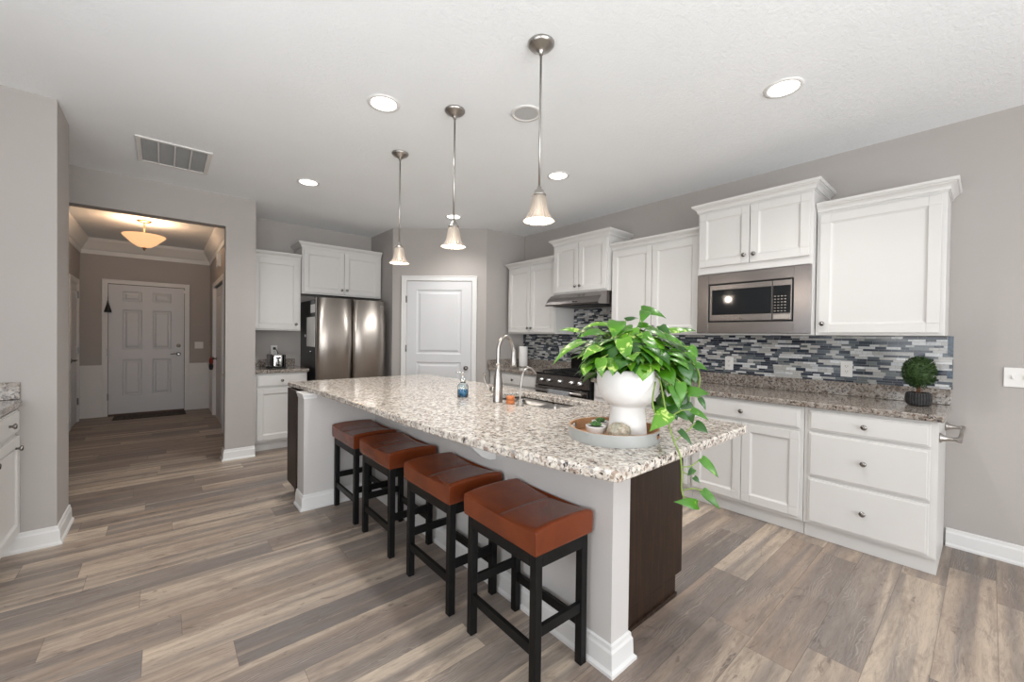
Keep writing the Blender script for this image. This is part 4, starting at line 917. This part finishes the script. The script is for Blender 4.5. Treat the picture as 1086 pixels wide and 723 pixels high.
# ------------------------------------------------------------------ pothos in the pedestal planter
LEAVES=[
((1.297, 1.075, 1.307),(1.146, 1.097, 1.214),0.045,1),
((1.376, 1.166, 1.35),(1.324, 1.237, 1.349),0.034,1),
((1.286, 0.979, 1.287),(1.169, 0.973, 1.237),0.05,1),
((1.357, 1.025, 1.345),(1.237, 1.048, 1.32),0.044,0),
((1.479, 1.079, 1.379),(1.373, 1.143, 1.359),0.044,1),
((1.328, 0.905, 1.32),(1.302, 0.86, 1.232),0.06,1),
((1.24, 0.939, 1.246),(1.226, 0.923, 1.174),0.045,1),
((1.285, 0.914, 1.245),(1.256, 0.898, 1.18),0.054,1),
((1.386, 0.853, 1.228),(1.367, 0.842, 1.159),0.079,1),
((1.264, 1.023, 1.215),(1.237, 1.019, 1.171),0.044,1),
((1.405, 0.984, 1.391),(1.324, 0.947, 1.316),0.069,0),
((1.531, 0.956, 1.444),(1.593, 0.876, 1.405),0.057,0),
((1.528, 0.932, 1.436),(1.478, 0.921, 1.382),0.041,0),
((1.508, 1.015, 1.4),(1.561, 0.982, 1.406),0.035,2),
((1.505, 0.951, 1.378),(1.536, 0.898, 1.363),0.042,0),
((1.625, 0.874, 1.354),(1.711, 0.828, 1.349),0.04,1),
((1.568, 0.871, 1.33),(1.606, 0.811, 1.3),0.045,0),
((1.428, 0.885, 1.343),(1.421, 0.837, 1.299),0.05,0),
((1.518, 0.807, 1.262),(1.53, 0.743, 1.203),0.057,0),
((1.606, 0.785, 1.291),(1.614, 0.751, 1.248),0.044,0),
((1.49, 0.83, 1.251),(1.429, 0.857, 1.272),0.036,0),
((1.475, 0.817, 1.202),(1.466, 0.77, 1.142),0.066,0),
((1.504, 0.765, 1.156),(1.485, 0.754, 1.074),0.042,0),
((1.553, 0.775, 1.13),(1.585, 0.721, 1.089),0.046,0),
((1.413, 0.762, 1.051),(1.332, 0.791, 0.985),0.061,1),
((1.463, 0.745, 1.047),(1.469, 0.713, 1.02),0.028,2),
((1.6, 0.762, 1.204),(1.597, 0.738, 1.163),0.04,2),
((1.465, 0.959, 1.358),(1.351, 0.95, 1.327),0.044,0),
((1.466, 0.852, 1.293),(1.441, 0.806, 1.232),0.053,0),
((1.423, 0.915, 1.314),(1.373, 0.865, 1.252),0.05,2),
((1.465, 0.986, 1.374),(1.401, 0.934, 1.321),0.052,0),
((1.434, 1.143, 1.367),(1.37, 1.171, 1.318),0.04,2),
((1.341, 0.985, 1.29),(1.318, 0.925, 1.25),0.043,2),
((1.621, 0.851, 1.308),(1.642, 0.806, 1.275),0.045,2),
((1.612, 0.913, 1.377),(1.604, 0.866, 1.33),0.042,2),
((1.477, 0.787, 1.141),(1.482, 0.755, 1.04),0.035,0),
((1.465, 0.663, 0.895),(1.491, 0.613, 0.831),0.032,0),
((1.448, 0.649, 0.788),(1.475, 0.599, 0.728),0.03,0),
((1.425, 0.655, 0.741),(1.351, 0.706, 0.754),0.036,0),
((1.434, 0.675, 0.86),(1.407, 0.685, 0.837),0.02,2),
((1.425, 0.67, 0.835),(1.431, 0.651, 0.816),0.017,2),
((1.496, 0.718, 1.059),(1.526, 0.665, 1.021),0.028,0),
((1.496, 0.703, 1.009),(1.514, 0.661, 0.977),0.042,2),
((1.434, 0.73, 0.988),(1.449, 0.69, 0.935),0.024,2),
((1.48, 0.758, 1.045),(1.488, 0.724, 1.015),0.028,0),
((1.559, 0.716, 1.096),(1.567, 0.696, 1.051),0.022,2),
((1.536, 0.75, 1.119),(1.59, 0.691, 1.111),0.043,0),
((1.579, 0.753, 1.193),(1.578, 0.741, 1.143),0.033,2),
((1.593, 0.768, 1.225),(1.623, 0.716, 1.2),0.041,0),
((1.56, 0.771, 1.267),(1.543, 0.758, 1.202),0.033,0),
((1.496, 0.798, 1.154),(1.505, 0.764, 1.12),0.033,2),
((1.693, 0.856, 1.359),(1.752, 0.818, 1.352),0.032,0),
]
VINES=[
[(1.471, 0.872, 1.186), (1.451, 0.824, 1.165), (1.425, 0.792, 1.106), (1.41, 0.764, 1.023), (1.405, 0.735, 0.95), (1.401, 0.711, 0.909), (1.402, 0.703, 0.85), (1.397, 0.699, 0.785), (1.405, 0.686, 0.75), (1.428, 0.659, 0.739)],
[(1.481, 0.838, 1.244), (1.523, 0.802, 1.263), (1.589, 0.759, 1.226), (1.599, 0.736, 1.172), (1.564, 0.726, 1.102), (1.568, 0.709, 1.089)],
[(1.449, 0.838, 1.153), (1.395, 0.817, 1.087), (1.388, 0.797, 1.038), (1.402, 0.771, 1.016), (1.445, 0.761, 1.037), (1.48, 0.757, 1.045)],
[(1.402, 0.703, 0.866), (1.432, 0.684, 0.869), (1.465, 0.663, 0.895)],
[(1.4, 0.697, 0.785), (1.423, 0.671, 0.794), (1.448, 0.649, 0.787)],
[(1.41, 0.764, 1.023), (1.451, 0.742, 1.053), (1.496, 0.718, 1.059)],
[(1.402, 0.703, 0.85), (1.418, 0.687, 0.841), (1.43, 0.672, 0.845)],
[(1.434, 0.798, 1.122), (1.423, 0.78, 1.065), (1.413, 0.762, 1.041)],
[(1.405, 0.735, 0.95), (1.453, 0.714, 0.982), (1.496, 0.703, 1.009)],
[(1.463, 0.827, 1.179), (1.476, 0.802, 1.144), (1.509, 0.773, 1.108), (1.536, 0.75, 1.119)],
]

PC = Vector((1.465, 0.971, TB))
t = thing('potted_pothos', 'large trailing pothos in a white pedestal planter on the tray', 'plant', PC)
prof = [(0.0001, 0), (0.076, 0), (0.078, 0.003), (0.077, 0.03), (0.072, 0.08), (0.068, 0.120), (0.069, 0.125), (0.086, 0.135), (0.102, 0.151), (0.115, 0.174), (0.123, 0.200), (0.127, 0.232), (0.127, 0.270), (0.125, 0.275), (0.121, 0.271), (0.120, 0.245), (0.116, 0.238), (0.0001, 0.237)]
obj('planter', G().lathe(prof, n=64, close=False), 'ceramic', t)
obj('soil', G().lathe([(0.1195, 0.248), (0.08, 0.254), (0.0001, 0.256)], n=32, close=False), 'soil', t)
CAMP = Vector((0, 0, 1.3217))
HEART = [(0.0, 0.02), (0.05, 0.36), (0.14, 0.50), (0.28, 0.52), (0.45, 0.44), (0.62, 0.32), (0.78, 0.18), (0.90, 0.07), (1.0, 0.0)]
def leaf(g, base, tip, width, mat, nh, fold=0.18, droop=0.12):
    base = Vector(base)-PC; tip = Vector(tip)-PC
    ax = tip-base; L = ax.length; ax.normalize(); side = ax.cross(nh)
    if side.length < 1e-3: side = ax.cross(Vector((0.3, 0.7, 0.2)))
    side.normalize(); nrm = side.cross(ax).normalized()
    vs = []; fs = []
    for i, (u, wv) in enumerate(HEART):
        c = base+ax*(L*u)+nrm*(L*droop*math.sin(PI*u))
        back = -0.10*L if 0 < i < 3 else 0.0
        for k, f_ in ((-1, 1.0), (-0.5, 0.5), (0, 0.0), (0.5, 0.5), (1, 1.0)):
            p = c+side*(k*width*wv)+nrm*(abs(k)*width*fold*wv*1.6-(k*k)*width*wv*0.28*(1 if abs(k) == 1 else 0))
            if abs(k) == 1 and back: p = p+ax*back
            vs.append(p)
    for i in range(len(HEART)-1):
        for k in range(4): a = i*5+k; fs.append((a, a+1, a+6, a+5))
    g.add(vs, fs, mat, True)
rnd = random.Random(21)
g = G(); stems = G()
crown_c = PC+Vector((0.01, 0.0, 0.285))
def nh_for(p, k=0.5):
    v = (CAMP-p).normalized()*k+Vector((0, 0, 1))*0.75+(p-crown_c).normalized()*0.5+Vector((rnd.uniform(-.25, .25), rnd.uniform(-.25, .25), rnd.uniform(-.1, .2)))
    return v.normalized()
for B_, T_, wd, kd in LEAVES:
    b_ = Vector(B_); ti = Vector(T_)
    leaf(g, b_, ti, wd*1.02, kd, nh_for(b_, 0.95), fold=0.12)
    if b_.z > 1.12:
        o_ = Vector((PC.x+rnd.uniform(-.05, .05), PC.y+rnd.uniform(-.05, .05), PC.z+0.256)); mid = (o_+b_)/2+Vector((0, 0, 0.05))
        stems.tube([q-PC for q in spline([o_, mid, b_], 5)], 0.0022, 6)
for i in range(420):
    a = rnd.uniform(0, 2*PI); el = rnd.uniform(-0.15, 1.35); rr_ = rnd.uniform(0.08, 0.195)
    dr_ = Vector((math.cos(a)*math.cos(el), math.sin(a)*math.cos(el), math.sin(el)))
    b_ = crown_c+Vector((dr_.x*rr_*0.95, dr_.y*rr_*0.95, dr_.z*rr_*0.95-0.01)); out = Vector((dr_.x, dr_.y, -rnd.uniform(0.15, 0.9))).normalized()
    L = rnd.uniform(0.075, 0.115); ti = b_+out*L
    fr = (b_-PC).dot(Vector((-0.65, -0.76, 0)))
    if ti.z < 1.185 and fr > -0.02: continue
    if min(b_.z, ti.z) < 1.13 and (Vector((ti.x, ti.y))-Vector((PC.x, PC.y))).length < 0.15: continue
    leaf(g, b_, ti, L*rnd.uniform(0.62, 0.8), rnd.choice([0, 0, 0, 1, 2, 2]), (Vector((0, 0, 1))+dr_*0.8+Vector((rnd.uniform(-.3,.3), rnd.uniform(-.3,.3), 0))).normalized(), fold=0.14)
    o_ = PC+Vector((rnd.uniform(-.06, .06), rnd.uniform(-.06, .06), 0.256))
    stems.tube([q-PC for q in spline([o_, (o_+b_)/2+Vector((0, 0, 0.04)), b_], 4)], 0.002, 5)
# extra leaves hanging on the right side of the planter
for i in range(42):
    a = math.radians(rnd.uniform(-75, -5)); rad = rnd.uniform(0.15, 0.225)
    b_ = Vector((PC.x+math.cos(a)*rad, PC.y+math.sin(a)*rad, rnd.uniform(1.04, 1.30))); ti = b_+Vector((math.cos(a)*0.03+rnd.uniform(-.02, .02), math.sin(a)*0.03+rnd.uniform(-.02, .02), -rnd.uniform(0.05, 0.085)))
    leaf(g, b_, ti, rnd.uniform(0.045, 0.062), rnd.choice([0, 0, 2, 2]), nh_for(b_, 0.9), fold=0.14)
obj('foliage', g, ['leaf', 'leaf_pale', 'leaf_dark'], t)
for i, v in enumerate(VINES):
    stems.tube([Vector(q)-PC for q in spline(v, 5)], 0.0030 if i < 3 else 0.0020, 7)
obj('stems', stems, 'stem', t)

# ================================================================== STOOLS
def make_stool():
    t = thing('bar_stool', '', 'stool', (0, 0, 0), group='bar stools along the island')
    Dx, Dy = 0.287, 0.445; zt = 0.530; lw = 0.034
    # saddle seat: high at both y ends
    xs = [-0.5, -0.485, -0.46, -0.42, -0.3, -0.15, -0.03, 0.0, 0.03, 0.15, 0.3, 0.42, 0.46, 0.485, 0.5]
    ys = [-0.5, -0.49, -0.475, -0.43, -0.36, -0.28, -0.18, -0.1, -0.03, 0, 0.03, 0.1, 0.18, 0.28, 0.36, 0.43, 0.475, 0.49, 0.5]
    Sx, Sy = 0.312, 0.468; vs = []
    for b_ in ys:
        for a_ in xs:
            z = 0.624+0.024*(abs(b_)*2)**2.0-0.008-0.010*(abs(a_)*2)**3
            ex = max(abs(a_)-0.46, 0)/0.04; ey = max(abs(b_)-0.475, 0)/0.025; z -= 0.009*max(ex, ey)**2
            if b_ == 0: z -= 0.0035
            vs.append((a_*Sx, b_*Sy, z))
    nx, ny = len(xs), len(ys); fs = [(j*nx+i, j*nx+i+1, (j+1)*nx+i+1, (j+1)*nx+i) for j in range(ny-1) for i in range(nx-1)]
    rim = [i for i in range(nx)]+[j*nx+nx-1 for j in range(1, ny)]+[(ny-1)*nx+i for i in range(nx-2, -1, -1)]+[j*nx for j in range(ny-2, 0, -1)]
    levels = []
    for z, k in ((0.622, 1.008), (0.59, 1.012), (0.55, 1.008), (0.534, 1.0), (0.531, 0.985), (0.5305, 0.90)):
        lv = []
        for i in rim: x, y, _ = vs[i]; lv.append(len(vs)); vs.append((x*k, y*k, z))
        levels.append(lv)
    prev = rim
    for lv in levels:
        for i in range(len(rim)): j = (i+1) % len(rim); fs.append((prev[i], prev[j], lv[j], lv[i]))
        prev = lv
    fs.append(tuple(prev))
    g = G().add(vs, fs, 0, True); g.s[-1] = False
    so = obj('seat', g, 'leather', t)
    sv = so.modifiers.new('smooth', 'SUBSURF'); sv.levels = 1; sv.render_levels = 2
    g = G(); 
    for s_ in (-1, 1): g.box(-Dx/2+lw, s_*(Dy/2)-(lw*0.75 if s_ > 0 else 0)+(0 if s_ > 0 else 0), 0.478, Dx/2-lw, s_*(Dy/2)+(lw*0.75 if s_ < 0 else 0), zt-0.001)
    for s_ in (-1, 1): g.box(s_*Dx/2-(lw*0.75 if s_ > 0 else 0), -Dy/2+lw, 0.478, s_*Dx/2+(lw*0.75 if s_ < 0 else 0), Dy/2-lw, zt-0.001)
    obj('seat_frame', g, 'black_wood', t, 0.0015)
    for sx in (-1, 1):
        for sy in (-1, 1):
            g = G().box(sx*Dx/2, sy*Dy/2, 0.0, sx*(Dx/2-lw), sy*(Dy/2-lw), zt-0.001)
            obj('leg', g, 'black_wood', t, 0.003)
    for s_ in (-1, 1):
        obj('stretcher', G().box(s_*(Dx/2-0.006), -Dy/2+lw, 0.145, s_*(Dx/2-0.024), Dy/2-lw, 0.185), 'black_wood', t, 0.0015)
        obj('stretcher', G().box(-Dx/2+lw, s_*(Dy/2-0.006), 0.215, Dx/2-lw, s_*(Dy/2-0.024), 0.255), 'black_wood', t, 0.0015)
    return t
st = make_stool()
SP = [(1.172, 1.270, -1.0, 'nearest brown leather bar stool, at the column end of the island'),
      (1.166, 1.850, 0, 'second nearest brown leather bar stool, between the nearest stool and the third'),
      (1.160, 2.500, 0, 'third brown leather bar stool from the front, before the farthest one'),
      (1.152, 3.062, 0.0, 'farthest brown leather bar stool, tucked against the island wing wall')]
for i, (x_, y_, a_, lab) in enumerate(SP):
    o = st if i == 0 else dup_tree(st)
    o.location = (x_, y_, 0); o.rotation_euler = (0, 0, math.radians(a_)); o['label'] = lab

# ================================================================== LIGHTS AND CEILING THINGS
def make_pendant():
    t = thing('pendant_light', '', 'pendant light', (0, 0, 0), group='pendants over the island')
    obj('canopy', G().lathe([(0.064, -0.001), (0.064, -0.008), (0.056, -0.018), (0.030, -0.032), (0.010, -0.045), (0.010, -0.055), (0.0001, -0.056)], n=36), 'nickel', t)
    obj('rod', G().lathe([(0.0055, -0.056), (0.0055, -0.69)], n=12), 'nickel', t)
    obj('socket', G().lathe([(0.0001, -0.688), (0.010, -0.69), (0.012, -0.70), (0.022, -0.708), (0.026, -0.720), (0.034, -0.728), (0.034, -0.734), (0.0001, -0.735)], n=28), 'nickel', t)
    prof = [(0.030, -0.736), (0.036, -0.75), (0.040, -0.775), (0.044, -0.80), (0.052, -0.825), (0.066, -0.846), (0.078, -0.856)]
    inner = [(r-0.004, z-0.001) for r, z in prof][::-1]
    obj('shade', G().lathe(prof+inner, n=48, close=False), 'shade', t)
    obj('bulb', G().lathe([(0.012, -0.737), (0.014, -0.76), (0.026, -0.79), (0.031, -0.812), (0.026, -0.836), (0.012, -0.848), (0.0001, -0.850)], n=24), 'bulb', t)
    return t
pd = make_pendant()
PL = [(1.384, 1.431, 'nearest nickel pendant with glowing bell glass shade'), (1.390, 2.208, 'middle nickel pendant of the row over the island'), (1.400, 3.010, 'farthest and smallest-looking nickel pendant, before the refrigerator')]
for i, (x_, y_, lab) in enumerate(PL):
    o = pd if i == 0 else dup_tree(pd)
    o.location = (x_, y_, H); o['label'] = lab
    bulb('pendant_bulb_light', (x_, y_, H-0.90), 5.0, (1.0, 0.86, 0.72), 0.035)
def make_can(lit):
    t = thing('recessed_light', '', 'recessed light', (0, 0, 0), group='recessed ceiling lights')
    obj('trim_ring', G().lathe([(0.098, -0.001), (0.096, -0.006), (0.080, -0.008), (0.074, -0.003)], n=40, close=False), 'plastic', t)
    obj('inner_disc', G().lathe([(0.0765, -0.0045), (0.0001, -0.0045)], n=36, close=False), 'can_lit' if lit else 'can_off', t)  # unlit disc paints the shaded recess as flat grey
    return t
can = make_can(True)
CL = [(1.022, 2.433, 'lit recessed light left of the middle pendant'), (1.024, 4.155, 'lit recessed light nearest the ceiling vent'), (2.629, 2.481, 'small lit recessed light right of the nearest pendant rod'),
      (2.647, 0.776, 'large lit recessed light at the upper right of the ceiling'), (2.617, 4.161, 'lit recessed light just behind the middle pendant shade')]
for i, (x_, y_, lab) in enumerate(CL):
    o = can if i == 0 else dup_tree(can)
    o.location = (x_, y_, H); o['label'] = lab
    spot('recessed_lamp', (x_, y_, H-0.02), 68, (1.0, 0.965, 0.92), 0.07, 135)
c2 = make_can(False); c2.location = (1.746, 1.933, H); c2['label'] = 'unlit white recessed light behind the nearest pendant rod'
# ceiling vent
t = thing('ceiling_vent', 'white return-air grille with four panels on the ceiling', 'vent', (0.065, 4.29, H))
hx, hy = 0.228, 0.285
g = G().box(-hx, -hy, -0.010, hx, -hy+0.03, -0.001).box(-hx, hy-0.03, -0.010, hx, hy, -0.001).box(-hx, -hy+0.03, -0.010, -hx+0.03, hy-0.03, -0.001).box(hx-0.03, -hy+0.03, -0.010, hx, hy-0.03, -0.001)
step = (2*hx-0.06)/4
for k in range(1, 4): g.box(-hx+0.03+k*step-0.005, -hy+0.03, -0.010, -hx+0.03+k*step+0.005, hy-0.03, -0.001)
obj('frame', g, 'plastic', t, 0.002)
obj('backing', G().box(-hx+0.03, -hy+0.03, -0.0015, hx-0.03, hy-0.03, -0.0008), 'vent_dark', t)
for k in range(4):
    g = G(); x0 = -hx+0.03+k*step+0.006; x1 = x0+step-0.012
    for j in range(26):
        y = -hy+0.038+j*0.0200; g.add([(x0, y, -0.0085), (x1, y, -0.0085), (x1, y+0.011, -0.002), (x0, y+0.011, -0.002), (x0, y+0.0015, -0.0085), (x1, y+0.0015, -0.0085), (x1, y+0.0125, -0.002), (x0, y+0.0125, -0.002)], [(0,1,2,3),(7,6,5,4),(0,4,5,1),(3,2,6,7)])
    obj('louvre_panel', g, 'plastic', t)
# hallway bowl light
t = thing('hall_ceiling_light', 'amber glass bowl light glowing on the hallway ceiling', 'ceiling light', (-0.19, 7.03, H))
obj('canopy', G().lathe([(0.075, -0.001), (0.075, -0.012), (0.06, -0.022), (0.012, -0.026), (0.0001, -0.027)], n=30), 'bronze', t)
obj('stem', G().lathe([(0.009, -0.026), (0.009, -0.36)], n=12), 'bronze', t)
pr = [(0.215, -0.195), (0.20, -0.215), (0.165, -0.25), (0.12, -0.295), (0.07, -0.33), (0.025, -0.342)]
obj('glass_bowl', G().lathe(pr+[(r-0.006, z+0.006) for r, z in pr][::-1], n=48, close=False), 'alabaster', t)
obj('finial', G().lathe([(0.028, -0.343), (0.022, -0.352), (0.010, -0.356), (0.014, -0.368), (0.0001, -0.385)], n=18), 'bronze', t)
bulb('hall_bulb_light', (-0.19, 7.03, H-0.15), 13, (1.0, 0.74, 0.52), 0.06)
